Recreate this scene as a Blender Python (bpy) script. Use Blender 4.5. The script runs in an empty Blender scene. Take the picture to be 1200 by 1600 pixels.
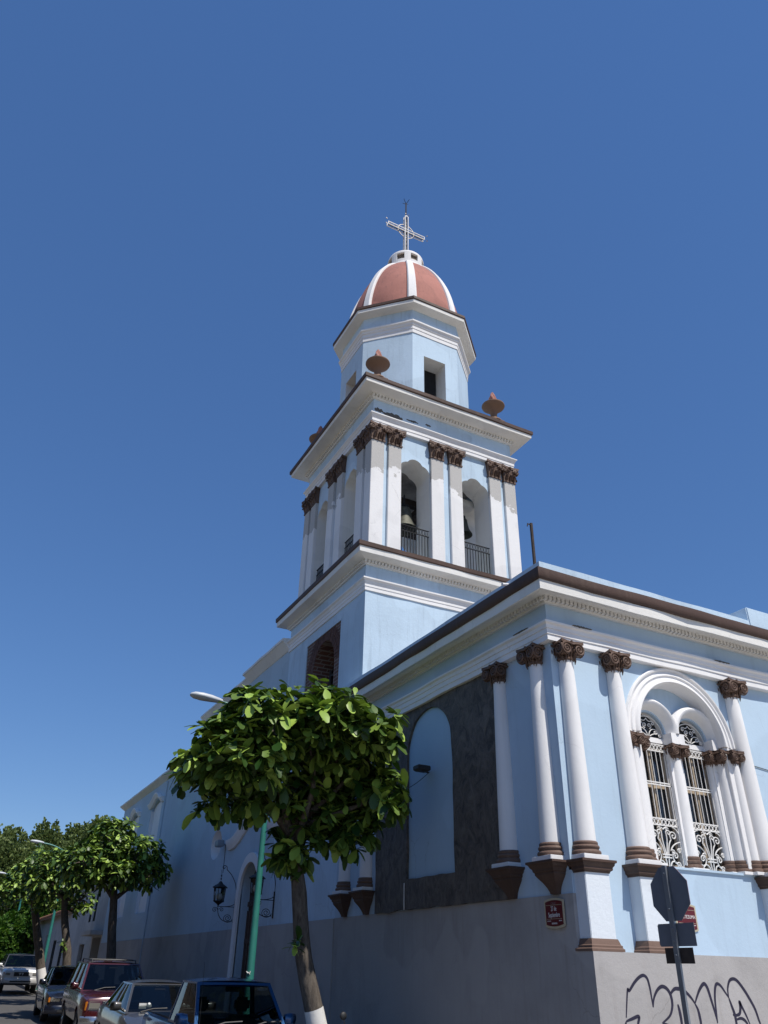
import bpy, bmesh, math, random
from mathutils import Vector, Matrix, noise
R = math.radians
random.seed(7)
sc = bpy.context.scene
col = sc.collection

# ------------------------------------------------------------------ camera
cam = bpy.data.cameras.new('camera'); cam_o = bpy.data.objects.new('camera', cam); col.objects.link(cam_o)
cam.sensor_fit = 'HORIZONTAL'; cam.sensor_width = 36.0; cam.lens = 36.0 * 1202.9 / 1200.0
cam.clip_start = 0.1; cam.clip_end = 6000
RX, UP, FW = (0.885925, -0.463443, 0.018900), (-0.252445, -0.447593, 0.857865), (0.389112, 0.764775, 0.513528)
cam_o.matrix_world = Matrix(((RX[0], UP[0], -FW[0], -7.5), (RX[1], UP[1], -FW[1], -8.94),
                             (RX[2], UP[2], -FW[2], 2.0), (0, 0, 0, 1)))
sc.camera = cam_o

# ------------------------------------------------------------------ sky, sun, exposure
SUN_TO = Vector((0.25, -1.0, 1.75)).normalized()
w = bpy.data.worlds.new('World'); sc.world = w; w.use_nodes = True
nt = w.node_tree; bg = nt.nodes['Background']
sky = nt.nodes.new('ShaderNodeTexSky'); sky.sky_type = 'NISHITA'; sky.sun_disc = False
sky.sun_elevation = math.asin(SUN_TO.z); sky.sun_rotation = math.atan2(SUN_TO.x, SUN_TO.y)
sky.altitude = 600; sky.air_density = 1.0; sky.dust_density = 0.0; sky.ozone_density = 10.0
hs = nt.nodes.new('ShaderNodeHueSaturation'); hs.inputs['Hue'].default_value = 0.512; hs.inputs['Saturation'].default_value = 1.34; hs.inputs['Value'].default_value = 1.5
gm = nt.nodes.new('ShaderNodeGamma'); gm.inputs[1].default_value = 0.6; nt.links.new(sky.outputs[0], gm.inputs[0]); nt.links.new(gm.outputs[0], hs.inputs['Color']); nt.links.new(hs.outputs[0], bg.inputs[0]); bg.inputs[1].default_value = 0.147
sl = bpy.data.lights.new('sun', 'SUN'); sl.energy = 5.0; sl.angle = R(0.5); sl.color = (1.0, 0.955, 0.88)
so = bpy.data.objects.new('sun', sl); col.objects.link(so)
so.rotation_euler = SUN_TO.to_track_quat('Z', 'Y').to_euler(); so.location = (0, -20, 40)
sc.view_settings.view_transform = 'Standard'; sc.view_settings.look = 'None'
sc.view_settings.gamma = 1.0; sc.view_settings.exposure = 0.0; sc.view_settings.use_curve_mapping = False
sc.cycles.max_bounces = 8; sc.cycles.transparent_max_bounces = 12

# ------------------------------------------------------------------ materials
MATS = {}
def mat_base(name, colr, rough=0.8, metal=0.0, spec=0.5):
    m = bpy.data.materials.new(name); m.use_nodes = True
    b = m.node_tree.nodes['Principled BSDF']
    b.inputs['Base Color'].default_value = (*colr, 1); b.inputs['Roughness'].default_value = rough
    b.inputs['Metallic'].default_value = metal
    b.inputs['Specular IOR Level'].default_value = spec
    MATS[name] = m
    return m, m.node_tree, b
def nd(t, kind, **kw):
    n = t.nodes.new(kind)
    for k, v in kw.items(): setattr(n, k, v)
    return n
def tex_noise(t, src, scale, detail=6, rough=0.6, dist=0.0):
    n = nd(t, 'ShaderNodeTexNoise'); n.inputs['Scale'].default_value = scale
    n.inputs['Detail'].default_value = detail; n.inputs['Roughness'].default_value = rough
    n.inputs['Distortion'].default_value = dist
    if src: t.links.new(src, n.inputs['Vector'])
    return n
def ramp(t, src, a, b, ca=(0, 0, 0, 1), cb=(1, 1, 1, 1)):
    r = nd(t, 'ShaderNodeValToRGB'); e = r.color_ramp.elements
    e[0].position = a; e[1].position = b; e[0].color = ca; e[1].color = cb
    t.links.new(src, r.inputs[0]); return r
def mixc(t, fac, a, b, blend='MIX'):
    m = nd(t, 'ShaderNodeMix', data_type='RGBA', blend_type=blend)
    for sock, v in ((0, fac), (6, a), (7, b)):
        if isinstance(v, (int, float)): m.inputs[sock].default_value = v
        elif isinstance(v, tuple): m.inputs[sock].default_value = (*v, 1) if len(v) == 3 else v
        else: t.links.new(v, m.inputs[sock])
    return m.outputs[2]
def bump(t, b, src, strength=0.3, dist=0.02):
    n = nd(t, 'ShaderNodeBump'); n.inputs['Strength'].default_value = strength; n.inputs['Distance'].default_value = dist
    t.links.new(src, n.inputs['Height']); t.links.new(n.outputs[0], b.inputs['Normal']); return n
def scaled(t, src, s):
    m = nd(t, 'ShaderNodeMapping'); m.inputs['Scale'].default_value = s; t.links.new(src, m.inputs['Vector']); return m.outputs[0]

def stucco(name, colr, dirt=(0.3, 0.27, 0.24), streak=0.25, blotch=0.12, rough=0.85, bmp=0.25, grime=0.0, fade=None):
    """painted plaster: blotchy paint, rain streaks, dirt specks and trowel marks"""
    m, t, b = mat_base(name, colr, rough, spec=0.3)
    p = nd(t, 'ShaderNodeTexCoord').outputs['Object']
    n1 = tex_noise(t, p, 0.9, 5, 0.65)
    c = mixc(t, ramp(t, n1.outputs[0], 0.35, 0.7).outputs[0], colr, tuple(x * (1 - blotch) for x in colr))
    n2 = tex_noise(t, scaled(t, p, (5, 5, 0.35)), 1.6, 6, 0.7)
    sfac = nd(t, 'ShaderNodeMath', operation='MULTIPLY'); sfac.inputs[1].default_value = streak
    t.links.new(ramp(t, n2.outputs[0], 0.52, 0.78).outputs[0], sfac.inputs[0])
    c = mixc(t, sfac.outputs[0], c, dirt)
    n6 = tex_noise(t, p, 0.55, 2, 0.4)                       # patches repainted in a slightly different tone
    c = mixc(t, ramp(t, n6.outputs[0], 0.52, 0.535).outputs[0], c, mixc(t, 0.55, c, tuple(x * 1.07 for x in colr)))
    vo = nd(t, 'ShaderNodeTexVoronoi', feature='DISTANCE_TO_EDGE'); vo.inputs['Scale'].default_value = 1.1; vo.inputs['Randomness'].default_value = 1.0
    wv = tex_noise(t, p, 3.0, 5, 0.6); t.links.new(mixc(t, 0.22, p, wv.outputs[1]), vo.inputs['Vector'])
    cm = tex_noise(t, p, 0.8, 2); ck = nd(t, 'ShaderNodeMath', operation='MULTIPLY')          # hairline cracks in places
    t.links.new(ramp(t, vo.outputs[0], 0.002, 0.007, (1, 1, 1, 1), (0, 0, 0, 1)).outputs[0], ck.inputs[0]); t.links.new(ramp(t, cm.outputs[0], 0.56, 0.66).outputs[0], ck.inputs[1])
    ck2 = nd(t, 'ShaderNodeMath', operation='MULTIPLY'); ck2.inputs[1].default_value = 0.32; t.links.new(ck.outputs[0], ck2.inputs[0])
    c = mixc(t, ck2.outputs[0], c, tuple(x * 0.35 for x in colr))
    n4 = tex_noise(t, p, 7.0, 8, 0.75)
    f2 = nd(t, 'ShaderNodeMath', operation='MULTIPLY'); f2.inputs[1].default_value = 0.35 + grime
    t.links.new(ramp(t, n4.outputs[0], 0.62, 0.8).outputs[0], f2.inputs[0])
    c = mixc(t, f2.outputs[0], c, tuple(x * 0.72 for x in colr))
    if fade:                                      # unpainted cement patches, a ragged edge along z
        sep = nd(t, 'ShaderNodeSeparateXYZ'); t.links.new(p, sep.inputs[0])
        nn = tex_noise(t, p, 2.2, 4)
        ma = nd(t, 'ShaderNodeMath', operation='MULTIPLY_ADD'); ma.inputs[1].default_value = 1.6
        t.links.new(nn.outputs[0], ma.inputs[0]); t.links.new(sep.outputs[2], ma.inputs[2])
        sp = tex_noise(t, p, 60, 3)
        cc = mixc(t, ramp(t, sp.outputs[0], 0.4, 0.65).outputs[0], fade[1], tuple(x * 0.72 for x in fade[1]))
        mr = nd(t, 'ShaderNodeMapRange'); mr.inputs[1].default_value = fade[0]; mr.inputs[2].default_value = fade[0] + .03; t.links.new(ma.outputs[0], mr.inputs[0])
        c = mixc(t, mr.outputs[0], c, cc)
    t.links.new(c, b.inputs['Base Color'])
    n3 = tex_noise(t, p, 14, 8, 0.7); n5 = tex_noise(t, p, 90, 3, 0.6)
    ad = nd(t, 'ShaderNodeMath', operation='MULTIPLY_ADD'); ad.inputs[1].default_value = 0.25
    t.links.new(n5.outputs[0], ad.inputs[0]); t.links.new(n3.outputs[0], ad.inputs[2])
    bump(t, b, ad.outputs[0], bmp, 0.03)
    return m
BLUE = stucco('blue_stucco', (0.45, 0.57, 0.685), dirt=(0.25, 0.32, 0.39), streak=0.3, blotch=0.08, bmp=0.12)
BLUE_T = stucco('tower_blue_stucco', (0.50, 0.625, 0.74), dirt=(0.2, 0.25, 0.3), streak=0.42, blotch=0.14, grime=0.25)
WHITE = stucco('white_plaster', (0.77, 0.755, 0.745), dirt=(0.42, 0.38, 0.34), streak=0.18, blotch=0.07, bmp=0.1)
CAPB = stucco('capital_brown', (0.13, 0.08, 0.058), dirt=(0.2, 0.14, 0.10), streak=0.45, blotch=0.35, rough=0.6)
WHITE_C = stucco('cream_cornice', (0.74, 0.72, 0.68), dirt=(0.36, 0.31, 0.26), streak=0.22, blotch=0.08)
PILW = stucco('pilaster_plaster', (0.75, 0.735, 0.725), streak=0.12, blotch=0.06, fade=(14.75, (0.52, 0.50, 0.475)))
GREYD = stucco('grey_dado', (0.385, 0.365, 0.355), dirt=(0.24, 0.21, 0.19), streak=0.45, blotch=0.2, grime=.2)
BROWN = stucco('brown_paint', (0.085, 0.05, 0.037), dirt=(0.16, 0.11, 0.08), streak=0.4, blotch=0.3, rough=0.6)
BROWN_L = stucco('light_brown_base', (0.16, 0.10, 0.075), dirt=(0.3, 0.24, 0.19), streak=0.4, blotch=0.25, rough=0.65)
TAN = stucco('terracotta_urn', (0.22, 0.135, 0.09), dirt=(0.12, 0.08, 0.06), streak=0.4, blotch=0.25)
PINK = stucco('dome_pink', (0.40, 0.17, 0.135), dirt=(0.2, 0.1, 0.085), streak=0.75, blotch=0.26, grime=0.35)
FLAME = stucco('flame_red', (0.36, 0.15, 0.115), dirt=(0.6, 0.5, 0.45), streak=0.9, blotch=0.3)
HOUSEW = stucco('house_wall', (0.45, 0.43, 0.41), dirt=(0.2, 0.18, 0.16), streak=0.5, blotch=0.2)
NICHE = stucco('blue_niche', (0.38, 0.52, 0.655), dirt=(0.2, 0.28, 0.36), streak=0.1, blotch=0.05)
def nave_blue():
    m = stucco('nave_blue_stucco', (0.42, 0.52, 0.60), dirt=(0.24, 0.29, 0.34), streak=0.25, blotch=0.07)
    t = m.node_tree; b = t.nodes['Principled BSDF']
    src = b.inputs['Base Color'].links[0].from_socket
    p = nd(t, 'ShaderNodeTexCoord').outputs['Object']
    for (cy, cz, ry, rz, k) in ((22.3, 5.2, 1.5, 1.9, 0.75), (29.2, 4.6, 0.8, 2.2, 0.55)):   # two soft dark blotches on the wall
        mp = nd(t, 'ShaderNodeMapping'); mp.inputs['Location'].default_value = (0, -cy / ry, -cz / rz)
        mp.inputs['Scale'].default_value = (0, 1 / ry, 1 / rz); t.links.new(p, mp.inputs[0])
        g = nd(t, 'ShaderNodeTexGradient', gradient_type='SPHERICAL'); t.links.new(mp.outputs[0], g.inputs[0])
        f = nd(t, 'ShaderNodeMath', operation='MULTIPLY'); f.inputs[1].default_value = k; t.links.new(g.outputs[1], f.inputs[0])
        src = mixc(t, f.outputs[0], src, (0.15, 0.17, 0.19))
    t.links.new(src, b.inputs['Base Color']); return m
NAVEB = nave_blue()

def simple(name, colr, rough=0.5, metal=0.0, var=0.2, scale=6, bmp=0.1, spec=0.5, coat=0.0):
    m, t, b = mat_base(name, colr, rough, metal, spec)
    p = nd(t, 'ShaderNodeTexCoord').outputs['Object']
    n = tex_noise(t, p, scale, 6)
    t.links.new(mixc(t, ramp(t, n.outputs[0], 0.3, 0.7).outputs[0], colr, tuple(x * (1 - var) for x in colr)), b.inputs['Base Color'])
    r = nd(t, 'ShaderNodeMapRange'); r.inputs[3].default_value = max(0.02, rough - 0.08); r.inputs[4].default_value = min(1, rough + 0.12)
    t.links.new(n.outputs[0], r.inputs[0]); t.links.new(r.outputs[0], b.inputs['Roughness'])
    if bmp: bump(t, b, tex_noise(t, p, scale * 6, 4).outputs[0], bmp, 0.01)
    if coat: b.inputs['Coat Weight'].default_value = coat; b.inputs['Coat Roughness'].default_value = 0.06
    return m
IRON = simple('black_iron', (0.02, 0.02, 0.022), 0.5, 0.3)
GRILLE = simple('white_grille_paint', (0.80, 0.775, 0.74), 0.55, 0, 0.25, 12)
FRAMEW = simple('cream_wood', (0.46, 0.37, 0.27), 0.6, 0, 0.35, 9)
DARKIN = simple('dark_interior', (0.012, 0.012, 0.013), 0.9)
BRONZE = simple('bell_bronze', (0.11, 0.11, 0.088), 0.6, 0.5, 0.4, 8)
WOODD = simple('dark_wood', (0.055, 0.035, 0.025), 0.7, 0, 0.4, 10)
CEIL = simple('bell_ceiling', (0.45, 0.41, 0.37), 0.9, 0, 0.5, 3)
PANEL = None
def stone_panel():
    m, t, b = mat_base('dark_stone', (0.05, 0.045, 0.042), 0.6)
    p = nd(t, 'ShaderNodeTexCoord').outputs['Object']
    n = tex_noise(t, scaled(t, p, (1, 1.3, .9)), 4.2, 10, 0.75, 1.1)
    c = mixc(t, ramp(t, n.outputs[0], 0.36, 0.70).outputs[0], (0.034, 0.026, 0.021), (0.17, 0.137, 0.11))
    t.links.new(c, b.inputs['Base Color'])
    bump(t, b, n.outputs[0], 0.9, 0.04)
    return m
PANEL = stone_panel()
def bricks():
    m, t, b = mat_base('red_brick', (0.2, 0.08, 0.05), 0.85)
    p = nd(t, 'ShaderNodeTexCoord').outputs['Object']
    sep = nd(t, 'ShaderNodeSeparateXYZ'); t.links.new(p, sep.inputs[0])
    ad = nd(t, 'ShaderNodeMath', operation='ADD'); t.links.new(sep.outputs[0], ad.inputs[0]); t.links.new(sep.outputs[1], ad.inputs[1])
    cm = nd(t, 'ShaderNodeCombineXYZ'); t.links.new(ad.outputs[0], cm.inputs[0]); t.links.new(sep.outputs[2], cm.inputs[1])
    br = nd(t, 'ShaderNodeTexBrick'); t.links.new(cm.outputs[0], br.inputs[0])
    br.inputs['Scale'].default_value = 1.0; br.inputs['Brick Width'].default_value = 0.3; br.inputs['Row Height'].default_value = 0.095
    br.inputs['Mortar Size'].default_value = 0.014; br.inputs['Color1'].default_value = (0.145, 0.056, 0.036, 1)
    br.inputs['Color2'].default_value = (0.08, 0.034, 0.025, 1); br.inputs['Mortar'].default_value = (0.2, 0.165, 0.14, 1)
    t.links.new(br.outputs[0], b.inputs['Base Color']); bump(t, b, br.outputs[1], -0.6, 0.02); return m
BRICK = bricks()
BRICKV = simple('arch_brick', (0.12, 0.05, 0.034), 0.85, 0, 0.5, 7, 0.4)
MORTAR = simple('mortar', (0.24, 0.20, 0.175), 0.95)
def glassy(name, colr, rough=0.04, trans=0.0):
    m, t, b = mat_base(name, colr, rough, 0, 0.6)
    if trans: b.inputs['Transmission Weight'].default_value = trans
    return m
WGLASS = glassy('window_glass', (0.01, 0.012, 0.015), 0.06)
def thin_glass(name, tint, refl=0.12):
    m = bpy.data.materials.new(name); m.use_nodes = True; t = m.node_tree
    t.nodes.remove(t.nodes['Principled BSDF']); out = t.nodes['Material Output']
    tr = nd(t, 'ShaderNodeBsdfTransparent'); tr.inputs[0].default_value = (*tint, 1)
    gl = nd(t, 'ShaderNodeBsdfGlossy'); gl.inputs['Roughness'].default_value = 0.02
    fr = nd(t, 'ShaderNodeFresnel'); fr.inputs[0].default_value = 1.5
    mx = nd(t, 'ShaderNodeMixShader'); t.links.new(fr.outputs[0], mx.inputs[0])
    t.links.new(tr.outputs[0], mx.inputs[1]); t.links.new(gl.outputs[0], mx.inputs[2]); t.links.new(mx.outputs[0], out.inputs[0])
    MATS[name] = m; return m
CARGLASS = thin_glass('car_glass', (0.42, 0.46, 0.46)); LANGLASS = thin_glass('lantern_glass', (0.86, 0.88, 0.88))
RUBBER = simple('rubber', (0.018, 0.018, 0.018), 0.85)
CHROME = simple('chrome', (0.55, 0.55, 0.56), 0.18, 0.9, 0.1)
PLASTIC = simple('black_plastic', (0.022, 0.022, 0.024), 0.55)
SEAT = simple('seat_cloth', (0.05, 0.05, 0.055), 0.9)
LENS = glassy('lamp_lens', (0.20, 0.19, 0.165), 0.12); AMBER = glassy('amber_lens', (0.5, 0.17, 0.02), 0.15)
PLATEW = simple('plate_white', (0.65, 0.65, 0.63), 0.5)
STEEL = simple('galvanised_steel', (0.30, 0.32, 0.35), 0.45, 0.6, 0.25, 5)
SIGNBACK = simple('grey_sign_back', (0.165, 0.18, 0.21), 0.55, 0.2, 0.2, 4)
RUSTY = simple('rusty_plate', (0.055, 0.038, 0.03), 0.8, 0.1, 0.4, 12)
TURQ = simple('turquoise_paint', (0.03, 0.20, 0.168), 0.45, 0, 0.25, 5)
LAMPH = simple('lamp_head_grey', (0.55, 0.57, 0.58), 0.4)
BULB = simple('white_globe', (0.75, 0.75, 0.72), 0.3)
MAROON = simple('maroon_enamel', (0.115, 0.009, 0.015), 0.35, 0, 0.15)
CREAM = simple('cream_enamel', (0.50, 0.43, 0.30), 0.4, 0, 0.1)
LETTER = simple('white_lettering', (0.72, 0.70, 0.68), 0.5, 0, 0.05)
SPRAY = simple('spray_paint', (0.016, 0.012, 0.035), 0.6, 0, 0.3, 9, 0)
CABLE = simple('cable_black', (0.02, 0.02, 0.02), 0.7)
def carpaint(name, c, rough=0.25, dirt=0.25):
    m = simple(name, c, rough, 0.15, 0.12, 2.5, 0, 0.5, 0.8)
    t = m.node_tree; b = t.nodes['Principled BSDF']; src = b.inputs['Base Color'].links[0].from_socket
    p = nd(t, 'ShaderNodeTexCoord').outputs['Object']; n = tex_noise(t, p, 2.2, 8, 0.75)
    f = nd(t, 'ShaderNodeMath', operation='MULTIPLY'); f.inputs[1].default_value = dirt
    t.links.new(ramp(t, n.outputs[0], 0.4, 0.75).outputs[0], f.inputs[0])
    t.links.new(mixc(t, f.outputs[0], src, (0.09, 0.08, 0.07)), b.inputs['Base Color']); return m
def ground_mat(name, base, alt, sc_=2.0, bmp=0.5, crack=False):
    m, t, b = mat_base(name, base, 0.9)
    p = nd(t, 'ShaderNodeTexCoord').outputs['Object']
    n = tex_noise(t, p, sc_ * 0.25, 8, 0.7); n2 = tex_noise(t, p, sc_ * 30, 4, 0.7)
    c = mixc(t, ramp(t, n.outputs[0], 0.35, 0.68).outputs[0], base, alt)
    c = mixc(t, ramp(t, n2.outputs[0], 0.35, 0.75).outputs[0], c, tuple(x * 1.5 for x in base))
    t.links.new(c, b.inputs['Base Color']); bump(t, b, n2.outputs[0], bmp, 0.01); return m
ASPHALT = ground_mat('asphalt', (0.07, 0.066, 0.063), (0.048, 0.046, 0.046))
CONCRETE = ground_mat('concrete', (0.15, 0.14, 0.13), (0.11, 0.104, 0.097), 3)
PALECON = ground_mat('pale_concrete', (0.40, 0.38, 0.35), (0.33, 0.315, 0.29), 3)
EARTH = ground_mat('earth', (0.22, 0.19, 0.15), (0.16, 0.14, 0.105), 0.3)
ROOFC = ground_mat('roof_cement', (0.30, 0.27, 0.245), (0.2, 0.18, 0.17), 2)
TILE = simple('clay_tile', (0.34, 0.17, 0.10), 0.85, 0, 0.5, 5, 0.3)
def bark(name, c1, c2):
    m, t, b = mat_base(name, c1, 0.9)
    p = nd(t, 'ShaderNodeTexCoord').outputs['Object']
    n = tex_noise(t, scaled(t, p, (9, 9, 2.5)), 2.2, 8, 0.7, 0.4)
    t.links.new(mixc(t, ramp(t, n.outputs[0], 0.35, 0.66).outputs[0], c1, c2), b.inputs['Base Color'])
    bump(t, b, n.outputs[0], 0.8, 0.03); return m
BARK = bark('bark', (0.055, 0.042, 0.033), (0.15, 0.125, 0.10))
MULL = None
LIME = stucco('limewash', (0.72, 0.70, 0.67), dirt=(0.35, 0.3, 0.26), streak=0.4)
def leafmat(name, dark, light, trans=0.35, rough=0.38, spec=0.5):
    m, t, b = mat_base(name, dark, rough, 0, spec)
    g = nd(t, 'ShaderNodeNewGeometry')
    cr = ramp(t, g.outputs['Random Per Island'], 0.0, 1.0, (*dark, 1), (*light, 1))
    e = cr.color_ramp.elements.new(0.55); e.color = (*[a * 0.80 + c * 0.20 for a, c in zip(dark, light)], 1)
    t.links.new(cr.outputs[0], b.inputs['Base Color'])
    tl = nd(t, 'ShaderNodeBsdfTranslucent')
    hs = nd(t, 'ShaderNodeHueSaturation'); hs.inputs['Value'].default_value = 1.5; hs.inputs['Saturation'].default_value = 1.1
    t.links.new(cr.outputs[0], hs.inputs['Color']); t.links.new(hs.outputs[0], tl.inputs[0])
    mx = nd(t, 'ShaderNodeMixShader'); mx.inputs[0].default_value = trans
    out = t.nodes['Material Output']
    t.links.new(b.outputs[0], mx.inputs[1]); t.links.new(tl.outputs[0], mx.inputs[2]); t.links.new(mx.outputs[0], out.inputs[0])
    return m
LEAF = leafmat('almond_leaf', (0.013, 0.045, 0.007), (0.34, 0.48, 0.085), 0.07, 0.42, 0.35)
LEAF_FAR = leafmat('far_leaf', (0.09, 0.13, 0.042), (0.24, 0.29, 0.10), 0.2, 0.6, 0.25)
LEAF_HEDGE = leafmat('hedge_leaf', (0.03, 0.085, 0.012), (0.12, 0.21, 0.03), 0.25, 0.5, 0.3)

# ------------------------------------------------------------------ mesh helpers
ORG = {}
class B:
    def __init__(s): s.v = []; s.f = []
    def add(s, v, f):
        o = len(s.v); s.v += [tuple(x) for x in v]; s.f += [tuple(i + o for i in q) for q in f]; return s
    def box(s, x0, x1, y0, y1, z0, z1):
        v = [(x, y, z) for z in (z0, z1) for y in (y0, y1) for x in (x0, x1)]
        return s.add(v, [(0, 2, 3, 1), (4, 5, 7, 6), (0, 1, 5, 4), (2, 6, 7, 3), (0, 4, 6, 2), (1, 3, 7, 5)])
    def frustum(s, c, w0, d0, z0, w1, d1, z1):
        v = [(c[0] + sx * a / 2, c[1] + sy * d / 2, z) for z, a, d in ((z0, w0, d0), (z1, w1, d1)) for sy in (-1, 1) for sx in (-1, 1)]
        return s.add(v, [(0, 2, 3, 1), (4, 5, 7, 6), (0, 1, 5, 4), (2, 6, 7, 3), (0, 4, 6, 2), (1, 3, 7, 5)])
    def prism(s, poly, axis, a, b):
        """poly: 2-D outline; extruded along axis from a to b. axis 'x': (y,z); 'y': (x,z); 'z': (x,y)"""
        def P(q, d): return {'x': (d, q[0], q[1]), 'y': (q[0], d, q[1]), 'z': (q[0], q[1], d)}[axis]
        n = len(poly); v = [P(q, a) for q in poly] + [P(q, b) for q in poly]
        f = [tuple(range(n))[::-1], tuple(range(n, 2 * n))] + [(i, (i + 1) % n, n + (i + 1) % n, n + i) for i in range(n)]
        return s.add(v, f)
    def lathe(s, prof, c=(0, 0, 0), n=24, a0=0.0, a1=2 * math.pi, caps=True, axis='z'):
        full = abs(a1 - a0 - 2 * math.pi) < 1e-6; m = n if full else n + 1; v = []; f = []
        for (r, z) in prof:
            for i in range(m):
                a = a0 + (a1 - a0) * i / n; q = (r * math.cos(a), r * math.sin(a), z)
                if axis == 'x': q = (z, q[0], q[1])
                if axis == 'y': q = (q[0], z, q[1])
                v.append((c[0] + q[0], c[1] + q[1], c[2] + q[2]))
        for j in range(len(prof) - 1):
            for i in range(n if full else n):
                k = (i + 1) % m
                f.append((j * m + i, j * m + k, (j + 1) * m + k, (j + 1) * m + i))
        if caps and full: f += [tuple(range(m))[::-1], tuple(range((len(prof) - 1) * m, len(prof) * m))]
        return s.add(v, f)
    def tube(s, pts, rad, n=6, caps=True, flat=1.0):
        pts = [Vector(p) for p in pts]; N = len(pts)
        if not isinstance(rad, (list, tuple)): rad = [rad] * N
        t0 = (pts[1] - pts[0]).normalized(); up = Vector((0, 0, 1)) if abs(t0.z) < 0.9 else Vector((1, 0, 0))
        u = t0.cross(up).normalized(); v = []; f = []
        for i, p in enumerate(pts):
            t = (pts[min(i + 1, N - 1)] - pts[max(i - 1, 0)])
            t = t.normalized() if t.length > 1e-9 else t0
            u = (u - t * u.dot(t)); u = u.normalized() if u.length > 1e-6 else t.orthogonal().normalized()
            w_ = t.cross(u)
            for k in range(n):
                a = 2 * math.pi * k / n; v.append(p + u * math.cos(a) * rad[i] + w_ * math.sin(a) * rad[i] * flat)
        for i in range(N - 1):
            for k in range(n):
                f.append((i * n + k, i * n + (k + 1) % n, (i + 1) * n + (k + 1) % n, (i + 1) * n + k))
        if caps: f += [tuple(range(n))[::-1], tuple(range((N - 1) * n, N * n))]
        return s.add(v, f)
    def grid(s, rows, closed_u=False):
        """rows: list of equally long lists of points"""
        m = len(rows[0]); v = [p for r in rows for p in r]; f = []
        for j in range(len(rows) - 1):
            for i in range(m if closed_u else m - 1):
                k = (i + 1) % m; f.append((j * m + i, j * m + k, (j + 1) * m + k, (j + 1) * m + i))
        return s.add(v, f)
    def sweep(s, path, prof, closed=False, step=0.35, wob=0.004, seed=0.0):
        """cornice: profile (outward, z) swept along a plan path with mitred corners and a hand-laid wobble"""
        n = len(path); P = [Vector(p) for p in path]; out = []
        segs = n if closed else n - 1; nor = []
        for i in range(segs):
            d = (P[(i + 1) % n] - P[i]).normalized(); nor.append(Vector((d.y, -d.x)))
        for i in range(segs):
            a, b = P[i], P[(i + 1) % n]
            prv = nor[i - 1] if (closed or i > 0) else nor[i]
            m0 = (prv + nor[i]) / (1 + prv.dot(nor[i]))
            k = max(1, int((b - a).length / step)) if step else 1
            for j in range(k):
                out.append((a.lerp(b, j / k), m0 if j == 0 else nor[i]))
        if not closed: out.append((P[-1], nor[-1]))
        rows = []
        for pos, m in out:
            wz = noise.noise((pos.x * 0.9 + seed, pos.y * 0.9, 3.1)) * wob; wp = noise.noise((pos.x * 1.3, pos.y * 1.3 + seed, 9.7)) * wob
            rows.append([(pos.x + m.x * (p + wp), pos.y + m.y * (p + wp), z + wz) for p, z in prof])
        L = len(prof)
        if closed: rows.append(rows[0])
        o = len(s.v); s.grid(rows, True)
        if not closed: s.f += [tuple(o + i for i in range(L)), tuple(o + (len(rows) - 1) * L + i for i in range(L))[::-1]]
        return s
    def build(s, name, mat, parent=None, smooth=35, fix=True, bev=0.0, org=None):
        o0 = org if org is not None else (ORG.get(parent.name, Vector((0, 0, 0))) if parent else Vector((0, 0, 0)))
        me = bpy.data.meshes.new(name)
        me.from_pydata([(p[0] - o0[0], p[1] - o0[1], p[2] - o0[2]) for p in s.v], [], s.f)
        if fix or bev:
            bm = bmesh.new(); bm.from_mesh(me)
            if bev:
                bmesh.ops.remove_doubles(bm, verts=bm.verts, dist=1e-5)
                bmesh.ops.recalc_face_normals(bm, faces=bm.faces)
                ed = [e for e in bm.edges if len(e.link_faces) == 2 and e.calc_face_angle(0) > 0.6]
                bmesh.ops.bevel(bm, geom=ed, offset=bev, segments=2, affect='EDGES', clamp_overlap=True)
            bmesh.ops.recalc_face_normals(bm, faces=bm.faces); bm.to_mesh(me); bm.free()
        if smooth:
            me.polygons.foreach_set('use_smooth', [True] * len(me.polygons)); me.set_sharp_from_angle(angle=R(smooth))
        me.materials.append(mat); me.update()
        ob = bpy.data.objects.new(name, me); col.objects.link(ob)
        if parent: ob.parent = parent
        elif org is not None: ob.location = org
        ORG[ob.name] = Vector(o0)
        return ob
def tag(o, label, cat, group=None, kind=None):
    if label: o['label'] = label
    if cat: o['category'] = cat
    if group: o['group'] = group
    if kind: o['kind'] = kind
    return o
def thing(name, label, cat, loc=(0, 0, 0), group=None):
    o = bpy.data.objects.new(name, None); col.objects.link(o); o.location = loc; o.empty_display_size = 0.2
    ORG[o.name] = Vector(loc); return tag(o, label, cat, group)
def copy_tree(o, parent=None):
    c = o.copy(); col.objects.link(c)
    if parent: c.parent = parent
    for ch in [x for x in o.children]: copy_tree(ch, c)
    return c
def cut(ob, cutters):
    """boolean-cut ob with B volumes given in the same coordinates, result baked into its mesh"""
    tmp = []
    off = -Vector(ORG[ob.name])
    for cb in cutters:
        me = bpy.data.meshes.new('cut'); me.from_pydata([Vector(p) + off for p in cb.v], [], cb.f)
        bm = bmesh.new(); bm.from_mesh(me); bmesh.ops.recalc_face_normals(bm, faces=bm.faces); bm.to_mesh(me); bm.free()
        c = bpy.data.objects.new('cut', me); col.objects.link(c)
        if ob.parent: c.parent = ob.parent
        md = ob.modifiers.new('b', 'BOOLEAN'); md.operation = 'DIFFERENCE'; md.object = c; md.solver = 'EXACT'; tmp.append(c)
    dg = bpy.context.evaluated_depsgraph_get(); dg.update()
    me = bpy.data.meshes.new_from_object(ob.evaluated_get(dg)); ob.modifiers.clear(); old = ob.data; ob.data = me; me.name = old.name
    for c in tmp: bpy.data.objects.remove(c, do_unlink=True)
    me.polygons.foreach_set('use_smooth', [False] * len(me.polygons)); return ob
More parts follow.
